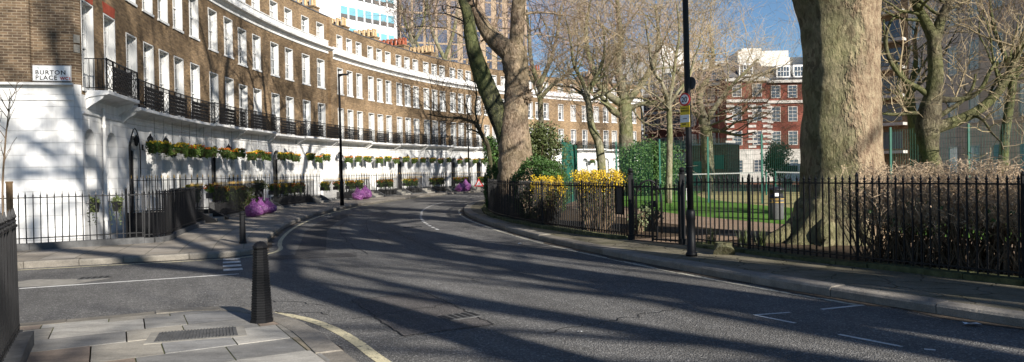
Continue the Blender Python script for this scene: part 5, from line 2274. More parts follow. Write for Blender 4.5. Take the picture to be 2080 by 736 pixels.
garden_tree(34, [(2035, 345), (2040, 290), (2050, 220), (2060, 150)], [20, 18, 16, 14],
            [([(2058, 160), (2040, 110), (2020, 60), (2010, 0)], [12, 9, 7, 4]),
             ([(2058, 160), (2085, 110), (2100, 50), (2120, 0)], [12, 9, 7, 4])],
            'dim bare tree at the right end behind the green fence', 'bark_moss', 'twig', 48, 3.6, 4, 5, (4, 4, 4, 4))
# trees that stand behind the terrace and rise over its roofs
garden_tree(95, [(905, 330), (905, 200), (903, 120)], [16, 14, 12],
            [([(903, 120), (880, 70), (870, 20), (865, -30)], [9, 7, 5, 3]), ([(903, 120), (920, 70), (930, 10), (935, -40)], [9, 7, 5, 3]), ([(904, 150), (860, 110), (835, 60), (828, 10)], [8, 6, 4, 2])],
            'bare tree rising over the terrace roofs in front of the tower', 'bark_pale', 'twig_red', 49, 6.5, 4)
garden_tree(88, [(845, 300), (843, 150), (840, 90)], [12, 10, 9],
            [([(840, 90), (825, 50), (815, 10)], [7, 5, 3]), ([(840, 90), (858, 50), (868, 0)], [7, 5, 3])],
            'slighter bare tree over the roofs beside the white office block', 'bark_pale', 'twig_red', 50, 5.0, 4)

# two planes on the near side of the garden whose shadows cross the road
def shade_tree(x, y, r, hgt, seed, label, L_=8, lv_=2, lean=(0, 0)):
    rng = random.Random(seed)
    o = thing('plane_tree', (x, y, 0), label, 'tree', 'plane trees')
    tr, tw = MB(), MB()
    top = Vector((x + lean[0], y + lean[1], hgt))
    A, B = limb(tr, [Vector((x, y, -.1)), Vector((x, y, .6)), Vector((x, y, hgt * .4)), top], [r * 1.6, r * 1.15, r, r * .8], 16, .08, seed)
    for k in range(6):
        a = k * 1.047 + rng.uniform(-.3, .3)
        d = Vector((math.cos(a), math.sin(a), rng.uniform(1.1, 2.2))).normalized()
        grow(tr, tw, top - Vector((0, 0, rng.uniform(0, .8))), d, r * .62, L_ * rng.uniform(.85, 1.15), 0, lv_, rng, .07, .12, (5, 4, 4, 4) if lv_ > 2 else (3, 3, 3), 3, .015)
    tr.build('trunk', M['bark_plane'], o, True)
    tw.build('crown', M['twig'], o)


for k, (c, sd_, r, hg_, L_, lv_) in enumerate(((9.8, 4, .50, 9.0, 12, 3), (8.0, 10, .50, 11.0, 12, 3), (4.2, 9, .36, 10.0, 11, 3), (6.6, 19, .42, 8.5, 8, 2), (9.0, 22, .36, 10.0, 7, 2), (-1.6, 21, .34, 9.0, 6, 2))):
    shade_tree(c * .785 + sd_ * .62, c * .62 - sd_ * .785, r, hg_, 61 + k, '%s plane tree beside the viewpoint whose shadow crosses the road' % ('slim', 'great', 'tall straight', 'broad low', 'high crowned', 'outermost')[k], L_, lv_)


# slim sapling at the left edge
sp = at(8, 420, 13.0)
o = thing('sapling', (sp.x, sp.y, .1), 'thin bare sapling in front of the white side wall', 'tree')
tr, tw = MB(), MB()
rng = random.Random(3)
A, B = limb(tr, [Vector((sp.x, sp.y, .1)), Vector((sp.x - .02, sp.y, 1.4)), at(10, 300, 13), at(16, 240, 13), at(20, 195, 13)], [.02, .018, .014, .01, .006], 6, 0, 0)
sprout(tr, tw, A, B, .4, 9, rng, .7, 2, (25, 50), .1, .1, (3, 2), .6, .01)
tr.build('stem', M['twig'], o)
tw.build('twigs', M['twig'], o)


# ------------------------------------------------------------------ shrubs and hedges in the garden
q = at(1096, 400, 24.5)
shrub('box_bush', (q.x, q.y, 1.05), (1.02, .95, 1.1), 15000, .07, M['leaf_dark'], 1, 'rounded dark green clipped bush between the plane trunk and the green fence', 'bush', dome=True)
q = at(1004, 400, 28.5)
shrub('box_bush', (q.x, q.y, .95), (.42, .6, 1.0), 5000, .07, M['leaf_dark'], 2, 'narrow dark bush on the street side of the twin-stemmed plane', 'bush', dome=True)
q = at(1100, 400, 33)
shrub('laurel_bush', (q.x - .2, q.y, 2.0), (1.55, 1.4, 2.0), 15000, .12, M['leaf_mid'], 3, 'tall loose laurel bush behind the clipped bush', 'bush', clumps=14, shell=.5)
q = at(1006, 400, 38)
shrub('laurel_bush', (q.x, q.y, 2.5), (.75, .9, 1.3), 4500, .12, M['leaf_dark'], 9, 'dark evergreen behind the plane tree over the road bend', 'bush', clumps=9, shell=.5)
q = at(1318, 400, 43)
shrub('evergreen_bush', (q.x, q.y, 1.75), (2.3, 1.4, 1.8), 14000, .13, M['leaf_dark'], 4, 'wide evergreen bush inside the green fence by the brick hut', 'bush', clumps=16, shell=.4)
q = at(1590, 400, 55)
shrub('evergreen_bush', (q.x, q.y, 2.2), (1.8, 1.5, 1.6), 6000, .14, M['leaf_dark'], 12, 'small dark evergreen tree before the red brick wall', 'bush', clumps=9, shell=.4)


def forsythia(px, D, w, top, seed, label, dens=1.0):
    rng = random.Random(seed)
    b = at(px, 450, D)
    o = thing('forsythia_bush', (b.x, b.y, .1), label, 'bush', 'yellow flowering bushes')
    tr, fl, lf = MB(), MB(), MB()
    for k in range(int(150 * dens)):
        x, y = rng.uniform(-w, w), rng.uniform(-.45, .45)
        h = top * rng.uniform(.78, 1.02)
        q0 = Vector((b.x + x * .5, b.y + y * .5, .1))
        q1 = Vector((b.x + x, b.y + y, h * .62))
        q2 = Vector((b.x + x * 1.03 + rng.gauss(0, .06), b.y + y + rng.gauss(0, .06), h))
        tr.tube([q0, q0.lerp(q1, .5) + Vector((rng.gauss(0, .05), 0, 0)), q1, q2], [.009, .008, .006, .004], 3, cap=False)
        for j in range(int(85)):
            t = rng.random() ** .45
            p = q1.lerp(q2, (t - .45) / .55) if t > .45 else q0.lerp(q1, t / .45)
            if rng.random() < max(.05, (p.z / h - .74) * 4.0):
                fl.leaf(p + Vector((rng.gauss(0, .035), rng.gauss(0, .035), rng.gauss(0, .03))), .036, rng, .8)
            elif rng.random() < .3:
                lf.leaf(p + Vector((rng.gauss(0, .05), rng.gauss(0, .05), rng.gauss(0, .04))), .05, rng, .6)
    tr.build('stems', M['twig'], o)
    fl.build('blossom', M['fl_forsythia'], o)
    lf.build('leaves', M['leaf_mid'], o)


forsythia(1216, 18.8, .56, 1.66, 1, 'bright yellow flowering bush beside the notice board', 1.5)
forsythia(1116, 20.9, .40, 1.50, 2, 'lower yellow flowering bush under the clipped green bush', 1.1)


def twig_hedge(pts, width, top, seed, label, n):
    rng = random.Random(seed)
    o = thing('twig_hedge', (pts[0].x, pts[0].y, .1), label, 'hedge', 'bare twig hedges')
    st, tw, lf, dead = MB(), MB(), MB(), MB()
    for k in range(n):
        t = rng.random() * (len(pts) - 1)
        i = int(t)
        c = pts[i].lerp(pts[min(i + 1, len(pts) - 1)], t - i)
        c = Vector((c.x + rng.uniform(-width, width), c.y + rng.uniform(-width, width), .1))
        h = top * rng.uniform(.66, 1.0) * (1 + .16 * noise.noise((c.x, c.y, 1)))
        d = Vector((rng.gauss(0, .42), rng.gauss(0, .42), 1)).normalized()
        mid_ = c + d * h * .5
        q = Vector((mid_.x + rng.gauss(0, .12), mid_.y + rng.gauss(0, .12), h * .75))
        if rng.random() < .25:
            st.tube([c, mid_, q], [rng.uniform(.008, .018), .008, .005], 4, cap=False)
        for j in range(7):
            a = mid_.lerp(q, rng.random())
            a.z = max(a.z, rng.uniform(.3, h))
            e = a + Vector((rng.gauss(0, .13), rng.gauss(0, .13), rng.uniform(.05, .32)))
            e.z = min(e.z, h + rng.uniform(-.05, .05))
            m_ = a.lerp(e, .5) + Vector((rng.gauss(0, .03), rng.gauss(0, .03), rng.gauss(0, .02)))
            tw.tube([a, m_, e], [.004, .0035, .002], 3, cap=False)
            if rng.random() < .8:
                dead.leaf(e, .040, rng, .5)
            if rng.random() < .05 and a.z < 1.2:
                lf.leaf(m_, .09, rng, .6)
    st.build('stems', M['twig'], o)
    tw.build('twigs', M['hedge_twig'], o)
    dead.build('dead_leaves', M['hedge_twig'], o)
    lf.build('leaves', M['leaf_dark'], o)


hg = lambda t0, t1, dr: [pol(lerp(t0, t1, i / 8), rR(lerp(t0, t1, i / 8)) - dr) for i in range(9)]
twig_hedge(hg(-33.3, -29.0, 1.0), .42, 1.62, 1, 'dense pale brown hedge of bare twigs behind the railing right of the great plane', 2300)

# low plants under the railing by the gate
for i, (px, D, lab) in enumerate(((1445, 14.2, 'spiky green tuft behind the railing beside the lamp post'), (1510, 13.9, 'spiky tuft behind the railing near the tree stump'), (1545, 13.9, 'dry spiky tuft at the foot of the great plane'))):
    q = at(px, 480, D + .5)
    o = thing('spiky_plant', (q.x, q.y, .1), lab, 'plant', 'low plants by the gate')
    m = MB()
    rng = random.Random(i)
    for k in range(70):
        a = rng.uniform(0, 6.28)
        L = rng.uniform(.18, .42)
        s = rng.uniform(.1, .5)
        p0 = Vector((q.x + rng.uniform(-.08, .08), q.y + rng.uniform(-.08, .08), .1))
        p1 = p0 + Vector((math.cos(a) * L * s, math.sin(a) * L * s, L))
        w = Vector((-math.sin(a), math.cos(a), 0)) * .012
        m.add([p0 - w, p0 + w, p1], [(0, 1, 2)])
    m.build('leaves', M['leaf_mid'], o)
for i, (px, D, lab) in enumerate(((1325, 19.0, 'variegated leafy shrub just inside the gate hoop'), (1297, 18.2, 'low pale-leaved shrub behind the gate leaf by the notice board'))):
    q = at(px, 450, D)
    shrub('variegated_shrub', (q.x, q.y, .5), (.4, .35, .4), 520, .07, M['leaf_pale'], 30 + i, lab, 'shrub', clumps=5, shell=.2)
st_ = at(1470, 505, 13.0)
st_.z = .12
o = thing('tree_stump', st_, 'small sawn log stump lying by the railing plinth', 'stump')
m = MB()
m.tube([(st_.x - .02, st_.y - .1, .14), (st_.x, st_.y, .24), (st_.x, st_.y, .33)], [.19, .16, .15], 14, .12)
m.build('stump_wood', M['bark_pale'], o)

# ------------------------------------------------------------------ green sports fence, net, hut, bin
def mesh_fence(pts, h, label, seg=2.6, gap=.085):
    root = thing('mesh_fence', pts[0], label, 'fence', 'green sports fences')
    for a, b in zip(pts, pts[1:]):
        L = (b - a).length
        n = max(1, int(round(L / seg)))
        d = (b - a) / n
        for i in range(n + 1):
            p = a + d * i
            m = MB()
            m.box((p.x, p.y, h / 2 + .05), (.07, .07, h + .1))
            m.build('post', M['green_iron'], root)
        for i in range(n):
            p, q = a + d * i, a + d * (i + 1)
            m = MB()
            k = int((q - p).length / gap)
            for j in range(1, k):
                s = p.lerp(q, j / k)
                m.bar((s.x, s.y, .08), (s.x, s.y, h), .006)
            for j in range(0, 16):
                z = .1 + (h - .1) * j / 15
                m.bar((p.x, p.y, z), (q.x, q.y, z), .007)
            m.build('mesh_panel', M['green_iron'], root)
    return root


f0, f1, f2 = at(1143, 340, 33.0), at(1172, 340, 38.5), at(2150, 340, 24.0)
for f in (f0, f1, f2):
    f.z = 0
mesh_fence([f0, f1], 3.0, 'green mesh fence end panel seen edge-on beside the laurel bush', gap=.028)
mesh_fence([f1, f2], 3.0, 'long green mesh fence with posts across the sports court')
o = thing('court_net', at(1290, 390, 46), 'sports net with a white top tape beyond the lawn', 'net')
na, nb_, nc = at(1272, 358, 46), at(1556, 350.5, 41), at(1740, 353, 38)
for j, (a, b) in enumerate(((na, nb_), (at(1575, 350, 40.8), nc))):
    m = MB()
    m.bar(a, b, .02, .07)
    m.build('tape', M['signwhite'], o)
    m = MB()
    n = int((b - a).length / .12)
    for i in range(n + 1):
        s = a.lerp(b, i / n)
        m.bar((s.x, s.y, .15), (s.x, s.y, s.z), .006)
    for k in range(9):
        m.bar((a.x, a.y, a.z * (k + .6) / 9.5), (b.x, b.y, b.z * (k + .6) / 9.5), .006)
    m.build('netting', M['black_plastic'], o)
for s in (na, nb_, at(1575, 350, 40.8), nc):
    m = MB()
    m.tube([(s.x, s.y, 0.05), (s.x, s.y, s.z + .05)], .045, 8)
    m.build('net_post', M['green_iron'], o)

bn = at(1577, 456, 21.4)
bn.z = .12
o = thing('litter_bin', bn, 'round black litter bin with gold bands on the garden path', 'litter bin')
m = MB()
m.lathe(bn, [(.20, 0), (.215, .05), (.215, .62), (.20, .64)], 20)
m.build('bin_body', M['slate_grey'], o, True)
m = MB()
m.lathe(bn + Vector((0, 0, .64)), [(.23, 0), (.23, .03), (.20, .04), (.20, .20), (.235, .21), (.235, .27), (.12, .32), (.01, .33)], 20)
m.build('bin_hood', M['black_plastic'], o, True)
m = MB()
for z in (.50, .60):
    m.lathe(bn + Vector((0, 0, z)), [(.219, 0), (.221, .012), (.219, .025)], 20)
m.build('gold_band', M['gold'], o)
m = MB()
m.box((bn.x - .04, bn.y - .21, bn.z + .74), (.16, .05, .09))
m.build('bin_mouth', M['signwhite'], o)
ang = math.atan2(-bn.y, -bn.x)
nv2 = Vector((math.cos(ang), math.sin(ang), 0))
text('lettering', 'LITTER', .075, M['gold'], o, frame_of(bn + nv2 * .222 + Vector((0, 0, .535)), Vector((-nv2.y, nv2.x, 0)), nv2), 'CENTER')

# ------------------------------------------------------------------ bollards, lamp posts, signs
b1 = Vector((-2.66, 7.66, .12))
o = thing('bollard', b1, 'stout ribbed black bollard on the near pavement corner', 'bollard', 'bollards')
prof = [(.122, 0), (.122, .03)]
z = .03
n = 28
for i in range(n):
    t = i / n
    r = lerp(.112, .074, t)
    z0 = .03 + t * .74
    prof += [(r + .004, z0), (r + .004, z0 + .014), (r - .006, z0 + .017), (r - .006, z0 + .0245)]
prof += [(.076, .77)]
m = MB()
m.lathe(b1, prof, 8, math.pi / 8 + .25)
m.build('bollard_shaft', M['iron'], o)
m = MB()
m.lathe(b1 + Vector((0, 0, .772)), [(.072, 0), (.082, .01), (.082, .03), (.060, .055), (.030, .075), (.004, .08)], 8, math.pi / 8 + .25)
m.build('bollard_cap', M['iron'], o)
b2 = Vector((-6.2, 16.7, .12))
o = thing('bollard', b2, 'slim plain bollard by the far kerb corner of the side street', 'bollard', 'bollards')
m = MB()
m.lathe(b2, [(.085, 0), (.085, .04), (.07, .06), (.062, .66), (.07, .68)], 12)
m.build('bollard_shaft', M['iron'], o, False)
m = MB()
m.lathe(b2 + Vector((0, 0, .68)), [(.07, 0), (.07, .03), (.045, .06), (.005, .075)], 12)
m.build('bollard_cap', M['iron'], o)

# lamp post with signs on the right
lp = Vector((3.13, 12.78, .12))
lean = Vector((-.010, 0, 1)).normalized()
o = thing('lamp_post', lp, 'tall black lamp post by the garden gate carrying the signs', 'lamp post', 'lamp posts')
m = MB()
ax = lambda z: lp + lean * z
m.tube([ax(0), ax(.06), ax(.07), ax(.62), ax(.66), ax(.78), ax(.82)], [.10, .10, .080, .077, .086, .086, .062], 16)
m.build('base', M['iron'], o, True)
m = MB()
m.tube([ax(.8), ax(2.0), ax(5.0), ax(7.5)], [.058, .054, .050, .046], 14)
for z in (1.55, 2.35, 2.62):
    m.tube([ax(z), ax(z + .03)], [.064, .064], 12)
m.build('column', M['iron'], o, True)
m = MB()
m.tube([ax(7.4), ax(7.5) + Vector((-.3, 0, .05)), ax(7.5) + Vector((-.7, 0, .05))], .03, 8)
m.box(ax(7.5) + Vector((-.9, 0, .05)), (.5, .2, .09))
m.build('lamp_head', M['iron'], o)

fc = Vector((-.78, -.62, 0)).normalized()          # signs face the oncoming driver


def disc(mb, c, x, n_, r, th, k=28):
    F = frame_of(c, x, n_)
    vs = [F @ Vector((r * math.cos(a), r * math.sin(a), s)) for s in (-th / 2, th / 2) for a in [2 * math.pi * i / k for i in range(k)]]
    fs = [tuple(range(k - 1, -1, -1)), tuple(range(k, 2 * k))] + [(i, (i + 1) % k, k + (i + 1) % k, k + i) for i in range(k)]
    mb.add(vs, fs)
    return F


xs = Vector((-fc.y, fc.x, 0))
pz = ax((at(1387, 202, 12.7).z - .12))
c20 = pz + fc * .085
s20 = thing('speed_limit_sign', c20, 'round red-edged 20 speed limit sign on the lamp post', 'sign')
m = MB()
F = disc(m, c20, xs, fc, .115, .012)
m.build('sign_rim', M['red'], s20)
m = MB()
disc(m, c20 + fc * .008, xs, fc, .085, .006)
m.build('sign_face', M['signwhite'], s20)
text('numerals', '20', .13, M['letter_black'], s20, F @ Matrix.Translation((0, -.046, .0125)), 'CENTER', .001, 1.0, .0015)
cy = ax(at(1388, 237, 12.7).z - .12) + fc * .085
sy = thing('warning_sign', cy, 'yellow and white CRIMINALS BEWARE sign under the speed limit disc', 'sign')
FY = frame_of(cy, xs, fc)
m = MB()
m.box((0, 0, 0), (.20, .37, .006), FY)
m.build('sign_plate', M['yellow'], sy)
m = MB()
m.box((0, -.035, .0045), (.197, .13, .003), FY)
m.build('white_panel', M['signwhite'], sy)
text('lettering', 'CRIMINALS', .032, M['letter_black'], sy, FY @ Matrix.Translation((0, .135, .005)), 'CENTER', .001)
text('lettering', 'BEWARE', .045, M['letter_black'], sy, FY @ Matrix.Translation((0, .085, .005)), 'CENTER', .001, 1.0, .0006)
m = MB()
m.box((0, -.035, .0065), (.09, .012, .002), FY)
m.box((-.02, -.13, .0045), (.09, .018, .002), FY)
m.build('small_print', M['letter_black'], sy)
cb = ax(at(1387, 168, 12.7).z - .12) - fc * .09
sb = thing('round_sign_back', cb, 'back of a round sign above the speed limit disc', 'sign')
m = MB()
disc(m, cb, xs, fc, .115, .012)
m.box(cb - fc * -.02 + Vector((-.075, 0, 0)), (.05, .02, .14))
m.build('sign_back', M['slate_grey'], sb)

# two lamp posts on the house side
lp0 = None
for i, (x, y, hgt, lab) in enumerate(((-8.54, 36.53, 6.5, 'slim dark lamp post on the house side of the bend, nearer one'), (-3.62, 61.6, 6.6, 'distant slim lamp post by the roadworks sign'))):
    L = Vector((x, y, .12))
    if i == 0:
        lp0 = thing('lamp_post', L, lab, 'lamp post', 'lamp posts')
        m = MB()
        m.tube([L, L + Vector((0, 0, 1.2)), L + Vector((0, 0, 1.25))], [.10, .095, .075], 12)
        m.build('base', M['iron'], lp0, True)
        m = MB()
        m.tube([L + Vector((0, 0, 1.2)), L + Vector((-.03, 0, hgt))], [.07, .05], 12)
        m.build('column', M['iron'], lp0, True)
        m = MB()
        m.tube([L + Vector((-.03, 0, hgt - .02)), L + Vector((.2, 0, hgt + .05))], .03, 8)
        m.box(L + Vector((.22, 0, hgt + .06)), (.44, .22, .07))
        m.box(L + Vector((.0, 0, hgt + .03)), (.14, .14, .12))
        m.build('lamp_head', M['iron'], lp0)
    else:
        copy_tree(lp0, Matrix.Translation(L), lab)

# roadworks sign and barrier
rw = Vector((-2.9, 62.5, .02))
rw = at(973, 388, 60)
rw.z = .0
o = thing('roadworks_sign', rw, 'red triangular roadworks sign standing in the road beyond the bend', 'sign')
F = frame_of(rw + Vector((0, 0, .75)), Vector((1, 0, 0)), Vector((0, -1, 0)))


def tri(mb, s, z, th=.01):
    P = [F @ Vector((s * math.sin(a), s * math.cos(a), z)) for a in (0, -2.094, 2.094)]
    Q = [p + Vector((0, -th, 0)) for p in P]
    mb.add(P + Q, [(0, 1, 2), (5, 4, 3), (0, 3, 4, 1), (1, 4, 5, 2), (2, 5, 3, 0)])


m = MB()
tri(m, .44, 0)
m.build('sign_rim', M['red'], o)
m = MB()
tri(m, .27, .013)
m.build('sign_face', M['signwhite'], o)
m = MB()
m.bar(F @ Vector((-.03, -.09, .028)), F @ Vector((.02, .05, .028)), .05, .01)
m.bar(F @ Vector((.0, .02, .028)), F @ Vector((.10, -.04, .028)), .03, .01)
m.bar(F @ Vector((.08, -.10, .028)), F @ Vector((.14, -.06, .028)), .06, .01)
m.build('worker_symbol', M['letter_black'], o)
m = MB()
for s in (-1, 1):
    m.bar(rw + Vector((s * .3, 0, 0)), rw + Vector((s * .2, 0, .6)), .03)
    m.bar(rw + Vector((s * .3, .5, 0)), rw + Vector((s * .1, .02, .8)), .03)
m.build('stand', M['slate_grey'], o)
bb = rw + Vector((1.2, 1.5, 0))
o = thing('road_barrier', bb, 'low grey folding barrier beside the roadworks sign', 'barrier')
m = MB()
m.box(bb + Vector((0, 0, .55)), (1.3, .04, .12))
m.box(bb + Vector((0, 0, .25)), (1.3, .03, .06))
m.build('rail', M['signwhite'], o)
m = MB()
for s in (-.55, .55):
    m.bar(bb + Vector((s, -.2, 0)), bb + Vector((s, 0, .6)), .035)
    m.bar(bb + Vector((s, .2, 0)), bb + Vector((s, 0, .6)), .035)
m.build('leg_frames', M['slate_grey'], o)


# ------------------------------------------------------------------ purple sacks
def sack(loc, r, h, seed, label):
    rng = random.Random(seed)
    o = thing('refuse_sack', loc, label, 'bin bag', 'purple refuse sacks')
    bm = bmesh.new()
    bmesh.ops.create_icosphere(bm, subdivisions=3, radius=1)
    for v in bm.verts:
        d = v.co.normalized()
        k = 1 + rng.uniform(-.035, .035) + .24 * noise.noise(d * 1.6 + Vector((seed, 0, 0))) + .13 * abs(noise.noise(d * 4.2 + Vector((0, seed, 0)))) - .10 * abs(noise.noise(d * 7 + Vector((0, 0, seed))))
        p = Vector((d.x * r * k, d.y * r * .85 * k, d.z * h * .5 * k + h * .45))
        if d.z > .55:
            f = (d.z - .55) / .45
            p.x *= 1 - .55 * f
            p.y *= 1 - .55 * f
            p.z += .22 * h * f * f
        p.z = max(p.z, .004 + .01 * rng.random())
        v.co = p + Vector(loc)
    me = bpy.data.meshes.new('sack_body')
    bm.to_mesh(me)
    bm.free()
    me.materials.append(M['bag'])
    link('sack_body', me, o)
    m = MB()
    c = Vector(loc) + Vector((0, 0, h * 1.08))
    for k in range(7):
        a = k * .9 + seed
        m.add([c, c + Vector((.10 * math.cos(a), .10 * math.sin(a), .12)), c + Vector((.10 * math.cos(a + .6), .10 * math.sin(a + .6), .07))], [(0, 1, 2)])
    m.lathe(c - Vector((0, 0, .04)), [(.045, 0), (.03, .03), (.04, .06)], 8)
    m.build('knotted_neck', M['bag'], o)


for i, (px, py, r, h, lab) in enumerate(((516, 440, .36, .55, 'purple refuse sack, the nearest one behind the slim bollard'), (544, 437, .34, .50, 'purple refuse sack leaning against the nearest sack on its far side'),
                                         (530, 433, .30, .56, 'purple refuse sack at the back of the nearest heap'),
                                         (727, 405, .38, .60, 'purple refuse sack just beyond the nearer slim lamp post, street side'), (742, 404.5, .42, .72, 'purple refuse sack beyond the lamp post, the taller one of its pair'),
                                         (935, 386.5, .42, .62, 'purple refuse sack of the farthest heap, the lower one'), (946, 386.5, .40, .85, 'purple refuse sack of the farthest heap, the tall one'))):
    g0 = at(px, py, 10)
    rad_ = 56.75
    aa, bb_, cc_ = g0.x ** 2 + g0.y ** 2, -2 * (g0.x * CX + g0.y * CY), CX ** 2 + CY ** 2 - rad_ ** 2
    t = (-bb_ + math.sqrt(bb_ * bb_ - 4 * aa * cc_)) / (2 * aa)
    p = Vector((g0.x * t, g0.y * t, .125))
    sack((p.x, p.y, .125), r, h, i * 3.7 + 1, lab)

# scraps of paper on the road
for i, (px, py, lab) in enumerate(((1975, 660, 'crumpled white paper scrap against the near kerb'), (1058, 496, 'small white paper scrap on the road near the bend'), (1178, 674, 'tiny white scrap in the middle of the road'))):
    g0 = at(px, py, 10)
    d = g0 - Vector((0, 0, EYE))
    p = Vector((0, 0, EYE)) + d * ((.012 - EYE) / d.z)
    m = MB()
    rng = random.Random(i)
    s = (.075, .06, .022)[i]
    vs = [(p.x + s * (x - 1), p.y + s * .6 * (y - 1), .012 + rng.uniform(0, .03 if i < 2 else .008)) for y in range(3) for x in range(3)]
    m.add(vs, [(a, a + 1, a + 4, a + 3) for a in (0, 1, 3, 4)])
    tag(m.build('paper_scrap', M['signwhite']), lab, 'litter', 'paper scraps')


# ------------------------------------------------------------------ buildings beyond
def far_building(name, p0, p1, depth, h, label, mat, group=None):
    d = (p1 - p0)
    L = d.length
    rz = math.atan2(d.y, d.x)
    o = thing(name, p0, label, 'building', group, rz)
    m = MB()
    m.box((L / 2, depth / 2, h / 2), (L, depth, h))
    w = bpy.data.objects.new('wall', m.mesh('wall', mat))
    COL.objects.link(w)
    w.parent = o
    return o, L


def lpart(o, name, mb, mat, parent=None):
    q = bpy.data.objects.new(name, mb.mesh(name, mat))
    COL.objects.link(q)
    q.parent = parent or o
    return q


FWC = {}


def lwin(o, x, z, w, h, frame, glass, bars=(1, 1), proud=.03, y=0.0):
    key = (w, h, frame.name, glass.name, bars)
    if key not in FWC:
        f = MB()
        t = .07
        for s in (-1, 1):
            f.box((s * (w / 2), -proud / 2, h / 2), (t, proud + .06, h + t))
        f.box((0, -proud / 2, 0), (w - t, proud + .08, t))
        f.box((0, -proud / 2, h), (w - t, proud + .06, t))
        for i in range(1, bars[0] + 1):
            f.box((-w / 2 + w * i / (bars[0] + 1), -proud / 2 + .005, h / 2), (.04, proud, h - t))
        for i in range(1, bars[1] + 1):
            f.box((0, -proud / 2, h * i / (bars[1] + 1)), (w - t, proud, .045))
        g_ = MB()
        g_.box((0, 0, h / 2), (w - .06, .03, h - .06))
        FWC[key] = (f.mesh('window', frame), g_.mesh('pane', glass))
    a, b = FWC[key]
    q = bpy.data.objects.new('window', a)
    COL.objects.link(q)
    q.parent = o
    q.location = (x, y - .002, z)
    r = bpy.data.objects.new('pane', b)
    COL.objects.link(r)
    r.parent = q
    return q


# red mansion block: three facades
M['stone'] = simple('grey portland stone', (0.40, 0.38, 0.35), 0.85, 0.2, 0.2, 3)
M['glass_far'] = NT('far window glass', 0.12, 0.8).color((0.05, 0.065, 0.085)).m


def mansion(px0, D0, px1, D1, label, bays, quoins, z_e=11.1, stone_wing=False, seed=0):
    p0, p1 = at(px0, 340, D0), at(px1, 340, D1)
    p0.z = p1.z = 0
    o, L = far_building('mansion_block', p0, p1, 8, z_e, label, M['brick_red'], 'wings of the red mansion block')
    m = MB()
    m.box((L / 2, -.08, 1.75), (L + .1, .2, 3.5))
    m.box((L / 2, -.12, 3.55), (L + .16, .16, .14))
    lpart(o, 'stone_plinth', m, M['stone'])
    for nm_, z, hh, pr in (('stone_band', 8.75, .3, .12), ('stone_cornice', 10.95, .3, .3)):
        m = MB()
        m.box((L / 2, -.04 - pr / 2, z), (L + pr, pr, hh))
        lpart(o, nm_, m, M['stone'])
    for k in range(bays):
        x = L * (k + .5) / bays
        for z, h in ((4.1, 1.45), (6.65, 1.55), (9.2, 1.3), (1.2, 1.3)):
            lwin(o, x, z, .95, h, M['stone'], M['glass_far'], (1, 3), y=-.19 if z < 3 else 0)
    if quoins:
        for x in quoins:
            m = MB()
            for j in range(9):
                m.box((L * x, -.03, 3.9 + j * .54), (1.0 if j % 2 else .8, .06, .27))
            lpart(o, 'stone_quoins', m, M['stone'])
    m = MB()
    m.add([(0, -.1, z_e + .15), (L, -.1, z_e + .15), (L, 2.2, z_e + 2.0), (0, 2.2, z_e + 2.0), (0, 8, z_e + 2.0), (L, 8, z_e + 2.0)], [(0, 1, 2, 3), (3, 2, 5, 4)])
    rf = lpart(o, 'roof', m, M['lead'])
    for k in range(max(1, bays - 1)):
        x = L * (k + 1) / bays
        d = MB()
        d.box((x, .9, z_e + .95), (1.5, 1.6, 1.4))
        q = lpart(o, 'dormer', d, M['white'])
        w = MB()
        w.box((x, .085, z_e + .95), (1.2, .03, 1.0))
        lpart(o, 'pane', w, M['glass_far'], q)
        b_ = MB()
        for s in (-.3, 0, .3):
            b_.box((x + s, .06, z_e + .95), (.05, .03, 1.0))
        b_.box((x, .06, z_e + .95), (1.2, .03, .05))
        lpart(o, 'sash', b_, M['white'], q)
    return o, L


mansion(1309, 93, 1400, 88, 'farthest wing of the red brick mansion block with white stone bays', 6, (.03, .97))
mansion(1400, 84, 1478, 79, 'middle wing of the red brick mansion block behind the brick hut', 4, (.05, .95))
mansion(1478, 77, 1560, 77, 'projecting quoined wing of the red brick mansion block', 2, (.08, .62, .98))
mo, mL = mansion(1560, 79, 1800, 79, 'plain right-hand wing of the red brick mansion block with a white roof room', 7, (.01,))
m = MB()
m.box((.2, 3.4, 13.7), (5.6, 3.5, 1.7))
m.box((4.4, 3.8, 13.4), (2.8, 3.0, 1.0))
m.box((-.9, 3.2, 14.7), (2.2, 2.0, .5))
lpart(mo, 'roof_room', m, M['cream'])

hb_ = at(1402, 340, 64)
hb_.z = 0
h2 = at(1478, 340, 62)
h2.z = 0
o, L = far_building('brick_hut', hb_, h2, 3, 3.7, 'low brick hut with green doors beside the mansion block', M['brick_flat'])
m = MB()
m.box((L / 2, 1.5, 3.76), (L + .3, 3.3, .12))
lpart(o, 'roof', m, M['stone'])
for x, w, hh, z in ((.35 + .4, .85, 2.1, 1.25), (L * .7, 1.4, 1.2, 2.2)):
    m = MB()
    m.box((x, -.03, z), (w, .06, hh))
    m.box((x, -.065, z), (.03, .02, hh * .95))
    lpart(o, 'door' if hh > 2 else 'shutter', m, M['green_door'])

# white building over the mansion
w0, w1 = at(1225, 340, 125), at(1345, 340, 118)
w0.z = w1.z = 0
o, L = far_building('white_block', w0, w1, 12, 22.0, 'white modern block rising behind the far houses and trees', M['white'])
for r_ in range(5):
    for k in range(4):
        lwin(o, L * (k + .5) / 4, 6.5 + r_ * 3.2, 1.5, 1.7, M['white'], M['glass_far'], (1, 0))
w0, w1 = at(1345, 340, 118), at(1540, 340, 112)
w0.z = w1.z = 0
o, L = far_building('pale_block', w0, w1, 12, 18.5, 'long pale flat-roofed block behind the mansion roofs', M['cream'])
for r_ in range(4):
    for k in range(7):
        lwin(o, L * (k + .5) / 7, 7 + r_ * 2.9, 1.3, 1.5, M['white'], M['glass_far'], (1, 0))

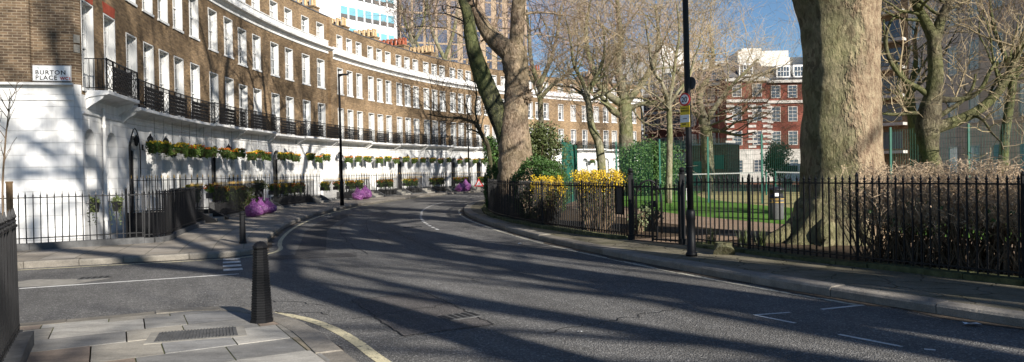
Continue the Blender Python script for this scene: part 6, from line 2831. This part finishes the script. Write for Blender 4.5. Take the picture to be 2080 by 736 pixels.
# white office block and the tower behind the terrace
M['glass_blue'] = NT('blue office glazing', 0.12, 0.9).color((0.16, 0.38, 0.46)).m
M['office_white'] = simple('white office cladding', (0.74, 0.75, 0.76), 0.5, 0.3)
w0, w1 = at(645, 340, 118), at(812, 340, 132)
w0.z = w1.z = 0
o, L = far_building('office_block', w0, w1, 18, 37.0, 'white office block with blue glazing behind the terrace chimneys', M['office_white'])
for r_ in range(6):
    m, m2 = MB(), MB()
    zb = 14.0 + r_ * 3.5
    m.box((L * .62, -.05, zb + 1.0), (L * .68, .1, 2.0))
    m2.box((L * .62, -.08, zb + .35), (L * .68, .06, .7))
    lpart(o, 'window_band', m, M['glass_blue'])
    lpart(o, 'spandrel', m2, M['slate_grey'])
    m = MB()
    for k in range(8):
        m.box((L * (.28 + .68 * k / 7), -.14, zb + 1.0), (.28, .14, 2.1))
    lpart(o, 'mullions', m, M['office_white'])
w0, w1 = at(818, 340, 150), at(1075, 340, 160)
w0.z = w1.z = 0
M['tower_brown'] = simple('tan tower cladding', (0.33, 0.25, 0.17), 0.8, 0.2, 0.15, .4)
M['tower_dark'] = NT('dark tower glazing', 0.15, 0.9).color((0.03, 0.045, 0.08)).m
o, L = far_building('tower_block', w0, w1, 20, 60.0, 'tall tan and dark glass tower beyond the terrace roofs', M['tower_brown'])
for k in range(11):
    m = MB()
    m.box((L * (k + .5) / 11, -.06, 30), (1.3 if k > 3 else 2.0, .12, 56))
    q = lpart(o, 'glass_strip', m, M['tower_dark'])
    f = MB()  # floor bands crossing the glass strip, one per storey
    for j in range(18):
        f.box((L * (k + .5) / 11, -.14, 4 + j * 3.1), (1.3 if k > 3 else 2.0, .06, .35))
    lpart(o, 'floor_bands', f, M['tower_brown'], q)

# grey building on the right
w0, w1 = Vector((28.4, 52, 0)), Vector((26.3, 34, 0))
M['grey_clad'] = NT('grey mauve cladding', 0.85, 0.2)
T = M['grey_clad']
v = T.facade()
col, fac = T.bricktex(v, 1.2, .55, .012, (0.72, 0.59, 0.49), (0.65, 0.53, 0.44), (0.36, 0.3, 0.26), 0, 0)
T.color(T.mix(.6, col, T.ramp(T.noise(T.pos(), .8, 5, .6), [(.3, .75), (.7, 1.15)]), 'MULTIPLY'))
M['grey_clad'] = T.m
o, L = far_building('grey_flats', w0, w1, 7, 14.6, 'tall grey clad block of flats behind the garden fence on the right', M['grey_clad'])
for r_ in range(4):
    for k in range(7):
        lwin(o, L * (k + .5) / 7, 1.0 + r_ * 3.1, 1.15, 1.75, M['cream'], M['glass_blue'], (1, 0), .02)
w0, w1 = Vector((35.0, 78, 0)), Vector((39.6, 72.5, 0))
o, L = far_building('dark_flats', w0, w1, 6, 21.0, 'dark brick wing with pale balcony slabs between the great plane and the grey flats', M['brick_flat'])
for r_ in range(7):
    m = MB()
    m.box((L / 2, -.5, 3.0 + r_ * 2.8), (L - .4, 1.0, .28))
    q = lpart(o, 'balcony', m, M['stone'])
    m = MB()
    m.box((L / 2, -.02, 4.2 + r_ * 2.8), (L - 1.4, .04, 1.7))
    lpart(o, 'window', m, M['glass_far'])

# parked van glimpsed beyond the fence
vp = at(1612, 345, 62)
vp.z = .05
o = thing('parked_van', vp, 'white van parked below the red mansion wall', 'van')
m = MB()
m.box(vp + Vector((0, 0, 1.15)), (2.6, 1.8, 1.5))
m.hexa([vp + Vector(p) for p in ((1.3, -.9, .4), (2.5, -.9, .4), (2.5, .9, .4), (1.3, .9, .4), (1.3, -.85, 1.85), (1.75, -.85, 1.85), (1.75, .85, 1.85), (1.3, .85, 1.85))])
m.build('body', M['signwhite'], o)
m = MB()
m.box(vp + Vector((.9, -.91, 1.5)), (.9, .03, .5))
m.box(vp + Vector((-.6, -.91, 1.5)), (1.2, .03, .5))
m.build('window', M['glass'], o)
for x in (-.8, 1.7):
    m = MB()
    c = vp + Vector((x, -.85, .33))
    m.tube([c, c + Vector((0, -.15, 0))], .33, 16)
    m.build('wheel', M['black_plastic'], o)
